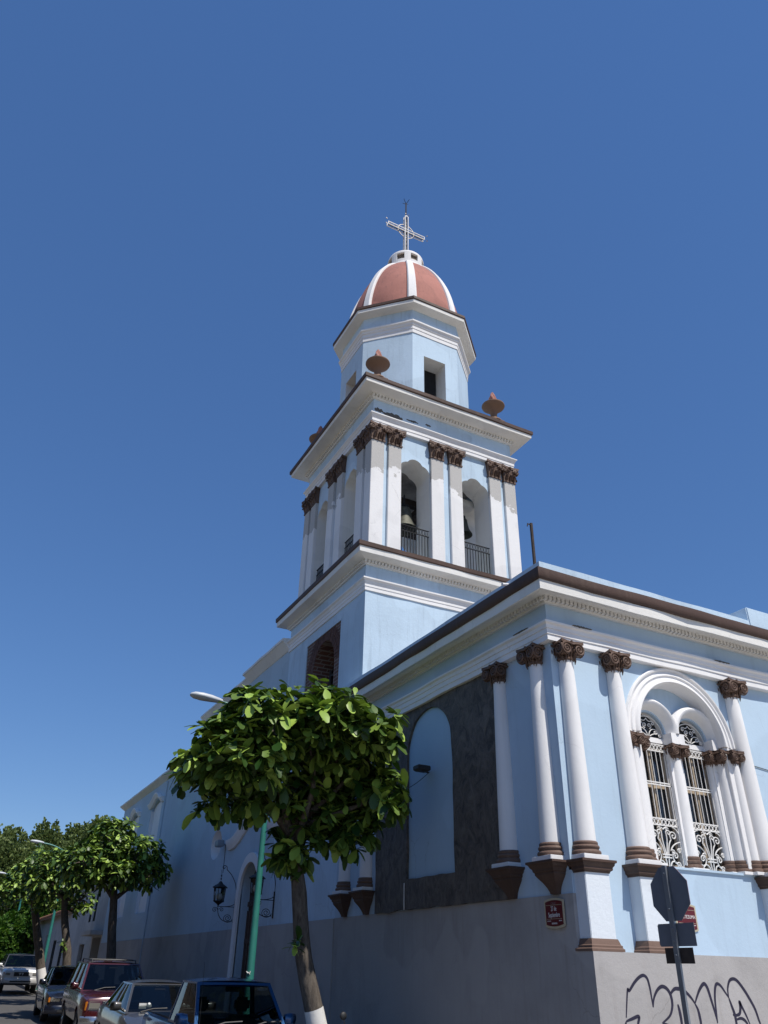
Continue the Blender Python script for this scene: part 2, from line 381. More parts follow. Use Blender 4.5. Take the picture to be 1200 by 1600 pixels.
def text(body, size, mat, parent, pos, rot, name='lettering', ext=0.002, align='CENTER', sx=1.0):
    cu = bpy.data.curves.new('t', 'FONT'); cu.body = body; cu.size = size; cu.extrude = ext; cu.align_x = align; cu.align_y = 'CENTER'
    t = bpy.data.objects.new('t', cu); col.objects.link(t)
    dg = bpy.context.evaluated_depsgraph_get(); dg.update()
    me = bpy.data.meshes.new_from_object(t.evaluated_get(dg)); bpy.data.objects.remove(t, do_unlink=True); bpy.data.curves.remove(cu)
    me.name = name; me.materials.clear(); me.materials.append(mat)
    me.transform(Matrix.Diagonal((sx, 1, 1, 1)))
    me.transform(Matrix(rot).to_4x4()); o0 = ORG.get(parent.name, Vector((0, 0, 0)))
    me.transform(Matrix.Translation(Vector(pos) - o0))
    o = bpy.data.objects.new(name, me); col.objects.link(o); o.parent = parent; ORG[o.name] = Vector(o0); return o
def arc(cx, cz, r, a0, a1, n=16): return [(cx + r * math.cos(R(a0 + (a1 - a0) * i / n)), cz + r * math.sin(R(a0 + (a1 - a0) * i / n))) for i in range(n + 1)]
def arch_poly(cx, w2, z0, zs, n=20, r=None):
    """rectangle with a round head: half width w2, bottom z0, spring zs"""
    return [(cx - w2, z0), (cx + w2, z0)] + arc(cx, zs, w2, 0, 180, n)
def spiral(c, r, turns, a0, d=1, n=26, rmin=0.12):
    """2-D spiral starting on its rim at angle a0 and winding inwards"""
    return [(c[0] + r * (1 - (1 - rmin) * i / n) * math.cos(a0 + d * turns * 2 * math.pi * i / n),
             c[1] + r * (1 - (1 - rmin) * i / n) * math.sin(a0 + d * turns * 2 * math.pi * i / n)) for i in range(n + 1)]
def bez(p0, p1, p2, p3, n=12):
    return [tuple((1 - t) ** 3 * a + 3 * (1 - t) ** 2 * t * b + 3 * (1 - t) * t * t * c + t ** 3 * d for a, b, c, d in zip(p0, p1, p2, p3)) for t in [i / n for i in range(n + 1)]]
GS = 0.016
def gz(y):
    return GS * (max(-40, min(y, 110)) + 8.94)

# ================================================================== GROUND, ROADS, PAVEMENTS
def strip(name, x0, x1, ys, dz, mat, kind='structure', thick=0.0):
    b = B(); rows = []
    for y in ys: rows.append([(x0, y, gz(y) + dz), (x1, y, gz(y) + dz)])
    b.grid(rows)
    if thick:
        b.grid([[(x0, y, gz(y) + dz), (x0, y, gz(y) + dz - thick)] for y in ys]); b.grid([[(x1, y, gz(y) + dz), (x1, y, gz(y) + dz - thick)] for y in ys])
        for y in (ys[0], ys[-1]):
            b.add([(x0, y, gz(y) + dz), (x1, y, gz(y) + dz), (x1, y, gz(y) + dz - thick), (x0, y, gz(y) + dz - thick)], [(0, 1, 2, 3)])
    o = b.build(name, mat, None, 0, fix=True); tag(o, None, None, kind=kind); return o
gb = B(); ys = [-3000, -40, 110, 3000]
gb.grid([[(-3000, y, gz(y) - 0.03), (3000, y, gz(y) - 0.03)] for y in ys]); g = gb.build('ground', EARTH, None, 0); tag(g, 'bare earth beyond the streets', 'ground', kind='structure')
YS = [-40, -20, -12, -6, 0, 10, 30, 60, 110]
o = strip('road', -8.6, -1.95, YS, 0.0, ASPHALT); tag(o, 'worn asphalt street with parked cars along the church', 'road')
o = strip('cross_road', -1.95, 40, [-9.5, -6, -2.5], -0.004, PALECON); tag(o, 'pale concrete side street in front of the lit facade', 'road')
o = strip('pavement', -1.95, 0.2, [-2.5, 0, 10, 30, 60, 110], 0.14, CONCRETE, thick=0.2); tag(o, 'raised concrete pavement beside the church wall', 'pavement')
o = strip('side_pavement', 0.2, 40, [-2.5, -1.2, 0.2], 0.14, PALECON, thick=0.2); tag(o, 'raised concrete pavement under the stop sign', 'pavement')
o = strip('far_pavement', -11.5, -8.6, YS, 0.14, CONCRETE, thick=0.2); tag(o, 'raised concrete pavement across the street', 'pavement')

# ================================================================== CHAPEL
CH = thing('corner_chapel', 'pale blue chapel with white columns and brown cornice on the street corner', 'chapel', (4.5, 3.8, 0))
L = 7.66; XE = 9.0
b = B(); b.box(0, XE, 0, L, -0.3, 7.5)
chw = b.build('wall', BLUE, CH, 0)
WX = 2.535; WO = 0.465
cut(chw, [B().prism(arch_poly(WX, .945, 3.40, 5.32, 32), 'y', -0.2, 0.2)])
cut(chw, [B().prism(arch_poly(WX + s * WO, 0.33, 3.402, 5.43, 20), 'y', 0.1, 0.5) for s in (-1, 1)])
b = B(); b.box(-.012, .2, -.003, L, -.3, 2.96); b.box(-.014, XE, -.287, -.003, -.3, 2.285); b.box(.2, XE, -.003, .05, -.3, 2.285)
dado = b.build('dado', GREYD, CH, 0)
PATH = [(1.0, L), (0, L), (0, 0), (XE, 0)]
def sw(name, path, prof, mat, parent, closed=False, wob=0.005, seed=0.0, step=0.3):
    b = B(); b.sweep(path, prof, closed, step, wob, seed); return b.build(name, mat, parent, 30)
sw('architrave', PATH, [(-.05, 6.49), (.115, 6.49), (.115, 6.58), (.13, 6.585), (.13, 6.67), (.145, 6.675), (.155, 6.73), (.19, 6.755), (.19, 6.785), (-.05, 6.79)], WHITE, CH, wob=0.02, seed=1)
sw('frieze', PATH, [(-.05, 6.785), (.04, 6.785), (.04, 7.125), (-.05, 7.125)], BLUE, CH, wob=0.006, seed=2)
sw('cornice', PATH, [(-.05, 7.12), (.09, 7.12), (.095, 7.15), (.10, 7.228), (.19, 7.235), (.23, 7.25), (.31, 7.22), (.40, 7.155), (.44, 7.15), (.445, 7.31), (-.05, 7.31)], WHITE_C, CH, wob=0.014, seed=3)
sw('cornice_edge', PATH, [(-.05, 7.305), (.47, 7.305), (.49, 7.33), (.505, 7.40), (.495, 7.49), (.46, 7.505), (-.05, 7.505)], BROWN, CH, wob=0.022, seed=4)
sw('parapet', PATH, [(-.05, 7.50), (.30, 7.50), (.295, 7.71), (.20, 7.725), (-.05, 7.72)], BLUE_T, CH, wob=0.018, seed=5)
b = B(); b.box(4.5, XE, -.303, 0.9, 7.6, 7.98); b.build('parapet_block', BLUE_T, CH, 30, bev=0.02)
b = B(); b.box(.02, XE, .02, L, 7.49, 7.58); b.build('roof', ROOFC, CH, 0)
def dentils(parent, path, p0, p1, z0, z1, pitch=0.085, wd=0.048, closed=False):
    b = B(); n = len(path); segs = n if closed else n - 1
    for i in range(segs):
        a, c = Vector(path[i]), Vector(path[(i + 1) % n]); d = (c - a); ln = d.length; d.normalize(); nr = Vector((d.y, -d.x))
        m = int((ln + 2 * p0) / pitch)
        for k in range(m + 1):
            q = a + d * (-p0 + k * pitch + random.uniform(-.0015, .0015)); j = random.uniform(-.002, .002)
            c0 = q + nr * (p0 - .02); c1 = q + nr * p1
            # each tooth hangs with a small hooked foot
            pts = [(c0 - d * wd / 2, z0 + j), (c0 + d * wd / 2, z0 + j), (c1 + d * wd / 2, z0 + .012 + j), (c1 - d * wd / 2, z0 + .012 + j)]
            v = [(e.x, e.y, z) for e, z in pts] + [(e.x, e.y, z1) for e, z in pts]
            b.add(v, [(0, 1, 2, 3), (4, 5, 6, 7), (0, 1, 5, 4), (1, 2, 6, 5), (2, 3, 7, 6), (3, 0, 4, 7)])
    return b.build('dentil_course', WHITE_C, parent, 0)
dentils(CH, [(0, L), (0, 0), (XE, 0)], .095, .15, 7.15, 7.232, .085, .057)

def capital(cx, cy, z0, z1, hw, faces, r0):
    """composite capital: echinus, concave abacus, a pair of spiral volutes, leaves and hanging tips on every free face"""
    b = B(); H = z1 - z0
    b.lathe([(r0, z0 - .01), (r0 + .022, z0 + .005), (r0 + .022, z0 + .03), (r0 + .005, z0 + .04), (r0 + .03, z0 + .09), (hw * .74, z0 + H * .55), (hw * .78, z1 - .05)], (cx, cy, 0), 24)
    ab = []
    for k in range(4):
        for t in range(9):
            u = -1 + 2 * t / 9; dep = hw * (1.03 - 0.2 * (1 - u * u)); a = k * math.pi / 2
            ab.append((cx + dep * math.cos(a) - u * hw * 1.03 * math.sin(a), cy + dep * math.sin(a) + u * hw * 1.03 * math.cos(a)))
    b.prism(ab, 'z', z1 - .05, z1 - .002)
    for (nx, ny) in faces:
        n = Vector((nx, ny, 0)); t = Vector((-ny, nx, 0)); C0 = Vector((cx, cy, 0))
        rr = min(H * 0.34, hw * .46); zc = z1 - .05 - rr
        for s in (-1, 1):
            uc = s * (hw - rr * .92); tilt = lambda u: n * (hw)
            sp_ = spiral((0, 0), rr, 2.1, math.pi / 2, -s, 44, .10)
            pts = [C0 + tilt(u + uc) + t * (u + uc) + Vector((0, 0, z + zc)) for u, z in sp_]
            b.tube(pts, [.0165 - .005 * i / len(pts) for i in range(len(pts))] if hw > .2 else [.009] * len(pts), 7)
            e = pts[0]; b.tube([C0 + tilt(0) + Vector((0, 0, zc + rr * .8)), C0 + tilt(uc * .5) + t * uc * .5 + Vector((0, 0, zc + rr * .98)), e], hw * .085, 7)
            disc = [C0 + n * hw * .87 + t * (uc + rr * .93 * math.cos(a)) + Vector((0, 0, zc + rr * .93 * math.sin(a))) for a in [2 * math.pi * i / 18 for i in range(18)]]
            b.add(disc + [q - n * (hw * .40) for q in disc], [tuple(range(18)), tuple(range(18, 36))] + [(i, (i + 1) % 18, 18 + (i + 1) % 18, 18 + i) for i in range(18)])
        for u, wv, zz0, zz1, out in ((0, .11, z1 - .10, z1 - .005, .92), (0, .06, zc - rr * .9, zc + rr * .4, .80), (-.28, .08, z0 + .02, zc, .72), (.28, .08, z0 + .02, zc, .72), (-.42, .075, z0 - .06, z0 + .06, .58), (.42, .075, z0 - .045, z0 + .06, .58), (0, .07, z0 - .035, z0 + .06, .62)):
            p0 = C0 + n * (hw * out * .92) + t * u * hw; b.tube([p0 + Vector((0, 0, zz0)), p0 + n * hw * .07 + Vector((0, 0, (zz0 + zz1) / 2)), p0 + n * hw * .10 + Vector((0, 0, zz1))], [wv * hw * .3, wv * hw, wv * hw * .75], 7)
    return b
ZC0, ZC1 = 6.205, 6.492
def column(cx, cy, faces, parent, corbel):
    b = B(); pr = []
    for i in range(15):
        t = i / 14; z = 3.60 + t * 2.61; r = .156 - .044 * t ** 1.2
        pr.append((r + .003 * noise.noise((cx * 3, z * 2.0, cy)), z))
    b.lathe(pr, (cx, cy, 0), 32); c = b.build('column', WHITE, parent, 40)
    b = capital(cx, cy, ZC0, ZC1, .208, faces, .116); b.build('capital', CAPB, c, 40)
    b = B(); b.lathe([(q * .735, z) for q, z in [(.2, 3.428), (.268, 3.43), (.284, 3.448), (.286, 3.468), (.268, 3.487), (.246, 3.494), (.246, 3.508), (.262, 3.518), (.266, 3.535), (.25, 3.552), (.232, 3.558), (.24, 3.572), (.24, 3.592), (.222, 3.604), (.2, 3.606)]], (cx, cy, 0), 32)
    b.build('column_base', BROWN_L, c, 50)
    b = B()
    if corbel: b.box(-.235, .05, cy - .215, cy + .215, 3.365, 3.429)
    else: b.box(cx - .215, cx + .215, -.265, .05, 3.365, 3.429)
    b.build('plinth_block', WHITE, c, 0, bev=0.006)
    return c
def pedestal(cx, parent):
    pth = [(cx - .21, .04), (cx - .21, -.225), (cx + .21, -.225), (cx + .21, .04)]
    b = B(); b.box(cx - .21, cx + .21, -.225, .05, 2.3, 3.22); p = b.build('pedestal', BLUEW, parent, 0, bev=0.008)
    b = B(); b.sweep(pth, [(-.2, 2.287), (.062, 2.287), (.062, 2.315), (.045, 2.33), (.045, 2.352), (.03, 2.365), (.02, 2.40), (.008, 2.43), (-.2, 2.43)], False, 0, 0); b.build('base_moulding', BROWN_L, p, 30)
    b = B(); b.sweep(pth, [(-.2, 3.205), (.008, 3.205), (.012, 3.225), (.04, 3.245), (.04, 3.275), (.06, 3.30), (.065, 3.325), (.085, 3.335), (.085, 3.364), (-.2, 3.364)], False, 0, 0); b.box(cx - .2, cx + .2, -.2, .05, 3.33, 3.36); b.build('cap_moulding', BROWN, p, 30)
    return p
BLUEW = stucco('pale_pedestal_plaster', (0.66, 0.70, 0.74), dirt=(0.4, 0.4, 0.4), streak=0.15, blotch=0.05)
for cx in (0.25, 1.21, 3.87):
    pedestal(cx, CH); column(cx - .005, -.05, ((0, -1), (-1, 0), (1, 0)), CH, False)
def corbel(cy, parent):
    st = [(h * .82, d * .80, z) for h, d, z in [(.365, .36, 3.364), (.365, .36, 3.336), (.335, .33, 3.325), (.315, .31, 3.29), (.285, .285, 3.27), (.275, .275, 3.235), (.255, .255, 3.225), (.255, .255, 3.20), (.225, .225, 3.165), (.16, .165, 3.10), (.115, .12, 3.04), (.095, .09, 2.99), (.09, .08, 2.962)]]
    b = B(); b.grid([[(.03, cy - h, z), (-d, cy - h, z), (-d, cy + h, z), (.03, cy + h, z)] for h, d, z in st], True)
    n = len(st); b.f += [(0, 1, 2, 3), tuple(4 * (n - 1) + i for i in range(4))]
    return b.build('corbel', BROWN, parent, 25)
for cy in (0.325, 1.315, 6.13, 7.13):
    corbel(cy, CH); column(-.03, cy, ((-1, 0), (0, -1), (0, 1)), CH, True)
def jag(poly, k, step=.12):
    o = []; n = len(poly)
    for i in range(n):
        a, c = Vector(poly[i]), Vector(poly[(i + 1) % n]); m = max(1, int((c - a).length / step))
        for j in range(m):
            q = a.lerp(c, j / m); o.append((q.x + k * noise.noise((q.x * 3, q.y * 3, 1.7)), q.y + k * noise.noise((q.x * 3, q.y * 3, 8.3))))
    return o
b = B(); b.prism(jag([(1.42, 2.962), (5.72, 2.962), (5.72, 6.488), (1.42, 6.488)], .03), 'x', -.055, .05); pn = b.build('stone_panel', PANEL, CH, 0)
cut(pn, [B().prism(jag(arch_poly(3.66, 0.82, 3.45, 5.56, 32), .028), 'x', -.2, .2)])
b = B(); b.prism(arch_poly(3.66, 0.845, 3.42, 5.56, 32), 'x', -.004, .04); b.build('blind_arch', NICHE, CH, 0)
# worn plaster: dark gaps above the architrave
def flake(parent, pts, axis, a, b_, mat): B().prism(pts, axis, a, b_).build('plaster_damage', mat, parent, 0)
DAMAGE = simple('bare_cement', (0.13, 0.122, 0.115), 0.95, 0, 0.5, 20, 0.5)
def ragged(u0, u1, z, th, n=14, seed=0):
    rnd = random.Random(seed); up = []; dn = []
    for i in range(n + 1):
        u = u0 + (u1 - u0) * i / n; k = math.sin(math.pi * i / n) ** .5
        up.append((u, z + th * k * rnd.uniform(.25, .65))); dn.append((u, z - th * k * rnd.uniform(.2, .6)))
    return up + dn[::-1]
flake(CH, ragged(.34, .74, 6.782, .03, 20, seed=1), 'y', -.204, -.02, DAMAGE); flake(CH, ragged(3.45, 3.85, 6.782, .03, 20, seed=2), 'y', -.204, -.02, DAMAGE)
flake(CH, ragged(.25, .65, 6.785, .02, seed=3), 'x', -.204, -.02, DAMAGE)

# ---- twin-arched window of the chapel
def ring(b, cx, cz, prof, a0=0, a1=180, n=40):
    rows = [[(cx + r * math.cos(R(a0 + (a1 - a0) * i / n)), y, cz + r * math.sin(R(a0 + (a1 - a0) * i / n))) for r, y in prof] for i in range(n + 1)]
    o = len(b.v); m = len(prof); b.grid(rows, True); b.f += [tuple(o + i for i in range(m)), tuple(o + n * m + i for i in range(m))]
b = B(); ring(b, WX, 5.32, [(r - .062, y) for r, y in [(1.24, .02), (1.24, -.045), (1.225, -.06), (1.20, -.055), (1.185, -.025), (1.15, -.025), (1.135, -.05), (1.11, -.055), (1.095, -.035), (1.06, -.035), (1.045, -.06), (1.03, -.075), (.995, -.08), (.975, -.055), (.97, .0), (.955, .10), (.95, .21), (1.06, .22), (1.06, .02)]], 0, 180, 56)
av = b.build('archivolt', WHITE, CH, 45)
for x0, x1 in ((WX - 1.175, WX - .93), (WX + .93, WX + 1.175)):
    b = B(); b.box(x0, x1, -.035, .02, 3.42, 5.32); b.build('jamb_pilaster', WHITE, CH, 0, bev=0.006)
for s in (-1, 1):
    cx = WX + s * WO
    b = B(); ring(b, cx, 5.43, [(.52, .22), (.52, .10), (.505, .06), (.475, .035), (.445, .04), (.41, .075), (.375, .15), (.345, .23), (.322, .29), (.320, .5), (.52, .5)], 0, 180, 36)
    for q in (-1, 1):      # straight legs of the little arch down to the impost
        e = .004 * (s + 1) + .002 * q; b.box(cx + q * .42 - .10, cx + q * .42 + .10, .06 + e, .48 + e, 5.262 + e, 5.432 + e)
    b.build('window_arch', WHITE, CH, 45)
    b = B(); b.box(*sorted((WX + s * .79, WX + s * .943)), .15, .49, 3.40, 5.43); b.build('window_jamb', WHITE, CH, 0)
b = B(); b.box(WX - .137, WX + .137, .185, .49, 3.40, 5.27); b.build('window_mullion', WHITE, CH, 0)
def small_col(cx, cy, r, z0, z1, name='window_column'):
    b = B(); b.lathe([(r, z0), (r * .99, (z0 + z1) / 2), (r * .88, z1)], (cx, cy, 0), 20); c = b.build(name, WHITE, CH, 40)
    b = B(); b.lathe([(r * 1.05, z0 - .17), (r * 1.36, z0 - .165), (r * 1.4, z0 - .14), (r * 1.3, z0 - .115), (r * 1.18, z0 - .11), (r * 1.3, z0 - .085), (r * 1.28, z0 - .06), (r * 1.1, z0 - .05), (r * 1.18, z0 - .025), (r * 1.1, z0), (r * .9, z0 + .002)], (cx, cy, 0), 20)
    b.build('column_base', BROWN_L, c, 45)
    capital(cx, cy, z1, z1 + .2, r * 1.62, ((0, -1), (-1, 0), (1, 0)), r * .9).build('capital', CAPB, c, 40)
    b = B(); b.box(cx - r * 1.5, cx + r * 1.5, cy - r * 1.5, cy + r * 1.5, 3.39, 3.435); b.build('plinth_block', WHITE, c, 0, bev=0.004)
small_col(WX + .01, .225, .112, 3.6, 5.07)
for s in (-1, 1):
    small_col(WX + s * .85, .24, .10, 3.6, 5.07); small_col(WX + s * .97, .12, .118, 3.6, 5.07)
    small_col(WX + s * 1.10, -.01, .085, 3.6, 5.07)
b = B(); b.box(WX - 1.17, WX + 1.17, -.03, .5, 3.375, 3.405); b.build('window_sill', BLUE, CH, 0)
for s in (-1, 1):
    cx = WX + s * WO
    b = B(); b.prism(arch_poly(cx, .335, 3.41, 5.43, 20), 'y', .34, .355); wn = b.build('window', WGLASS, CH, 0)
    b = B()
    for x0, x1 in ((-.325, -.29), (-.042, -.008), (.008, .042), (.29, .325)): b.box(cx + x0, cx + x1, .305, .335, 3.42, 5.30)
    for z in (3.42, 4.58, 5.18): b.box(cx - .275, cx - .012, .308, .333, z, z + .06); b.box(cx + .012, cx + .275, .308, .333, z, z + .06)
    b.build('casement_frame', FRAMEW, wn, 0, bev=0.004)
    b = B(); b.box(cx - .328, cx + .328, .255, .30, 5.285, 5.37); b.build('transom', WHITE, wn, 0, bev=0.004)
    # wrought grille: bars, rings and scrolls, all white painted iron
    b = B(); gy = .245; GX = 1.09
    def bar(x0, z0, x1, z1, r=.0085): b.tube([(cx + GX * x0, gy, z0), (cx + GX * x1, gy, z1)], r, 5)
    for i in range(7): bar(-.258 + i * .086, 4.12, -.258 + i * .086, 5.15, .0068)
    for z in (3.43, 4.02, 4.115, 4.62, 4.655, 5.15, 5.255): b.box(cx - .328, cx + .328, gy - .008, gy + .008, z - .009, z + .009)
    for x in (-.319, .319): b.box(cx + x - .01, cx + x + .01, gy - .008, gy + .008, 3.42, 5.29)
    for zr in (4.067, 5.203):
        for i in range(8):
            xx = GX * (-.245 + i * .07); b.tube([(cx + xx + .031 * math.cos(a), gy, zr + .036 * math.sin(a)) for a in [2 * math.pi * k / 12 for k in range(13)]], .0075, 5, False)
    def curve(pts, r=.0095):
        for m in (-1, 1): b.tube([(cx + GX * m * x, gy, z) for x, z in pts], r, 5)
    curve(bez((.02, 3.44), (.03, 3.62), (.05, 3.75), (.12, 3.82)) + [(x, z) for x, z in spiral((.175, 3.88), .068, 1.35, R(190), -1, 26)])
    curve(bez((.0, 3.56), (.02, 3.7), (.05, 3.8), (.045, 3.86)) + spiral((.0875, 3.915), .05, 1.2, R(215), -1, 22)[2:])
    curve(bez((.28, 3.45), (.16, 3.46), (.10, 3.54), (.11, 3.60)) + spiral((.165, 3.60), .055, 1.3, R(180), -1, 24)[1:])
    curve(bez((.05, 3.44), (.06, 3.52), (.12, 3.54), (.17, 3.50)) + spiral((.20, 3.47), .045, 1.2, R(100), -1, 22)[1:])
    curve(bez((.285, 3.80), (.20, 3.78), (.12, 3.74), (.09, 3.66)) + spiral((.13, 3.645), .042, 1.2, R(160), -1, 22)[1:])
    curve(bez((.29, 3.70), (.25, 3.72), (.22, 3.70), (.215, 3.67)) + spiral((.245, 3.665), .03, 1.1, R(170), -1, 18)[1:])
    curve(bez((.0, 3.96), (.04, 4.01), (.09, 3.99), (.10, 3.97)) + spiral((.06, 3.975), .03, 1.0, R(0), 1, 18)[1:])
    curve(bez((.285, 3.92), (.25, 3.99), (.2, 4.01), (.18, 4.0)), .008)
    for dz in (-.02, .02): b.box(cx - .09, cx + .09, gy - .012, gy + .012, 3.585 + dz - .008, 3.585 + dz + .008)
    zz = 5.41
    curve(arc(0, zz, .29, 0, 90, 14), .009); curve(bez((.01, zz - .03), (.03, zz + .06), (.09, zz + .1), (.14, zz + .09)) + spiral((.15, zz + .045), .045, 1.3, R(95), -1, 22)[1:], .008)
    curve(bez((.03, zz - .03), (.1, zz + .02), (.2, zz + .04), (.24, zz + .02)) + spiral((.225, zz - .0), .03, 1.2, R(40), -1, 18)[1:], .008)
    curve(bez((.0, zz + .26), (.03, zz + .2), (.07, zz + .21), (.1, zz + .22)) + spiral((.115, zz + .185), .035, 1.2, R(110), -1, 18)[1:], .008)
    curve(spiral((.045, zz + .14), .045, 1.3, R(270), 1, 20), .008)
    b.build('grille', GRILLE, wn, 40)

# ---- graffiti on the plinth
GRAF = [[(0.401, 1.582), (0.475, 1.872), (0.504, 1.865), (0.602, 1.952), (0.696, 2.013), (0.773, 2.035), (0.829, 2.002), (0.852, 1.915), (0.861, 1.809), (0.867, 1.691)], [(0.867, 1.691), (0.897, 1.783), (0.968, 1.87), (1.052, 1.915), (1.124, 1.905), (1.177, 1.858), (1.202, 1.785), (1.191, 1.692), (1.128, 1.6), (0.985, 1.523)], [(1.187, 1.811), (1.22, 1.858), (1.281, 1.893), (1.336, 1.896), (1.41, 1.887), (1.487, 1.847), (1.559, 1.787), (1.6, 1.733)], [(1.6, 1.733), (1.669, 1.828), (1.746, 1.911), (1.821, 1.956), (1.87, 1.912), (1.903, 1.788), (1.933, 1.652), (1.954, 1.531)], [(1.6, 1.733), (1.637, 1.666), (1.649, 1.586), (1.65, 1.506), (1.608, 1.389)], [(1.951, 1.518), (1.959, 1.625), (1.978, 1.789), (2.017, 1.914), (2.064, 1.959), (2.127, 1.936), (2.187, 1.866), (2.238, 1.804)], [(2.238, 1.804), (2.248, 1.902), (2.306, 1.994), (2.384, 2.02), (2.459, 1.996), (2.549, 1.905), (2.632, 1.792), (2.701, 1.673), (2.733, 1.555), (2.746, 1.487), (2.715, 1.324)], [(2.238, 1.804), (2.267, 1.707), (2.295, 1.611), (2.297, 1.503), (2.286, 1.355)], [(2.26, 1.609), (2.328, 1.605), (2.392, 1.625), (2.425, 1.694), (2.428, 1.756), (2.452, 1.708), (2.504, 1.611), (2.551, 1.501)], [(2.313, 1.557), (2.398, 1.57), (2.461, 1.55), (2.504, 1.502), (2.513, 1.42)], [(0.394, 1.545), (0.487, 1.569), (0.608, 1.595), (0.581, 1.517), (0.544, 1.4)], [(1.295, 1.725), (1.309, 1.652), (1.316, 1.547), (1.312, 1.443)], [(0.985, 1.523), (1.139, 1.47), (1.27, 1.316)], [(0.394, 1.545), (0.342, 1.426), (0.3, 1.304)]]
def smooth_line(p, k=6):
    o = []; n = len(p)
    for i in range(n - 1):
        a, b_, c, d = p[max(i - 1, 0)], p[i], p[i + 1], p[min(i + 2, n - 1)]
        for j in range(k):
            t = j / k; o.append(tuple(.5 * (2 * b_[q] + (c[q] - a[q]) * t + (2 * a[q] - 5 * b_[q] + 4 * c[q] - d[q]) * t * t + (3 * b_[q] - a[q] - 3 * c[q] + d[q]) * t ** 3) for q in (0, 1)))
    return o + [p[-1]]
b = B()
for si, s in enumerate(GRAF):
    pl = smooth_line(s); n = len(pl); lf = []; rt = []
    yy = -.2885 - .0004 * (si % 4)
    for i, q in enumerate(pl):
        d = Vector(pl[min(i + 1, n - 1)]) - Vector(pl[max(i - 1, 0)]); d = d.normalized() if d.length > 1e-9 else Vector((1, 0)); nn = Vector((-d.y, d.x))
        wd = .008 + .014 * max(0, math.sin(math.pi * i / (n - 1))) ** .7 * (1 if s[0][1] > 1.6 else .8)
        a, c = Vector(q) + nn * wd, Vector(q) - nn * wd; lf.append((a.x, yy, a.y)); rt.append((c.x, yy, c.y))
    b.grid([lf, rt])
tag(b.build('graffiti', SPRAY, CH, 0, fix=False), 'dark scrawled looping spray paint letters', None)

# ================================================================== BELL TOWER
CX, CY = 2.53, 9.26
TW = thing('bell_tower', 'tall blue and white bell tower with pink dome topped by a cross', 'bell tower', (CX, CY, 0))
def sq(h): return [(CX - h, CY - h), (CX + h, CY - h), (CX + h, CY + h), (CX - h, CY + h)]
h0 = 2.526
b = B(); b.box(CX - h0, CX + h0, CY - h0, CY + h0, -.3, 11.2); tw = b.build('lower_wall', BLUE_T, TW, 0)
BY0, BY1, BZ1, BC, BR, BS = 8.13, 10.40, 9.85, 9.19, .69, 8.92
cut(tw, [B().box(-.3, .65, BY0, BY1, 7.3, BZ1)])
b = B(); b.box(.03, .66, BY0 - .002, BY1 + .002, 7.29, BZ1 + .002); br = b.build('brick_surround', BRICK, TW, 0)
cut(br, [B().prism(arch_poly(BC, BR, 7.2, BS, 28), 'x', -.1, .62)])
b = B()
for rr, n in ((BR, 23), (BR + .21, 29)):
    for k in range(n):
        a0, a1 = math.pi * (k + .08) / n, math.pi * (k + .92) / n; r0, r1 = rr + .003, rr + .2
        q = [(BC + r * math.cos(a), BS + r * math.sin(a)) for r, a in ((r0, a0), (r1, a0), (r1, a1), (r0, a1))]
        b.prism(q, 'x', .018 + random.uniform(-.004, .004), .61 if rr == BR else .1)
for k in range(1): pass
b.build('arch_voussoirs', BRICKV, br, 0)
b = B()
for k in range(12):
    y = BC - BR + .03 + k * (2 * BR - .06) / 11
    zt = BS + math.sqrt(max(0, BR ** 2 - (y - BC) ** 2)) - .01
    if k in (0, 4, 7, 11): b.box(.50, .54, y - .025, y + .025, 7.3, zt)
b.box(.51, .535, BC - BR, BC + BR, BS - .03, BS + .03)
wf = b.build('window_frame', simple('grey_metal', (0.10, 0.105, 0.115), .5, .4), br, 0)
b = B(); b.prism(arch_poly(BC, BR + .01, 7.31, BS, 28), 'x', .58, .6); b.build('window_pane', WGLASS, br, 0)
def cornice_set(parent, path, P, sd, closed=True):
    for i, (nm, prof, mat, wb) in enumerate(P): sw(nm, path, prof, mat, parent, closed, wb, sd + i)
S0 = sq(h0)
cornice_set(TW, S0, [
    ('architrave', [(-.05, 10.14), (.03, 10.14), (.03, 10.235), (.042, 10.24), (.042, 10.33), (.055, 10.335), (.07, 10.39), (.115, 10.425), (.115, 10.46), (-.05, 10.465)], WHITE, .012),
    ('frieze', [(-.05, 10.46), (.012, 10.46), (.012, 10.84), (-.05, 10.84)], BLUE_T, .004),
    ('cornice', [(-.05, 10.83), (.06, 10.83), (.065, 10.86), (.07, 10.94), (.14, 10.945), (.17, 10.96), (.25, 10.97), (.33, 10.985), (.365, 10.99), (.37, 11.145), (-.05, 11.145)], WHITE_C, .01),
    ('cornice_edge', [(-.05, 11.14), (.385, 11.14), (.40, 11.16), (.405, 11.27), (.37, 11.29), (-.05, 11.31)], BROWN, .012)], 20)
dentils(TW, S0, .065, .125, 10.865, 10.94, .095, .05, True)
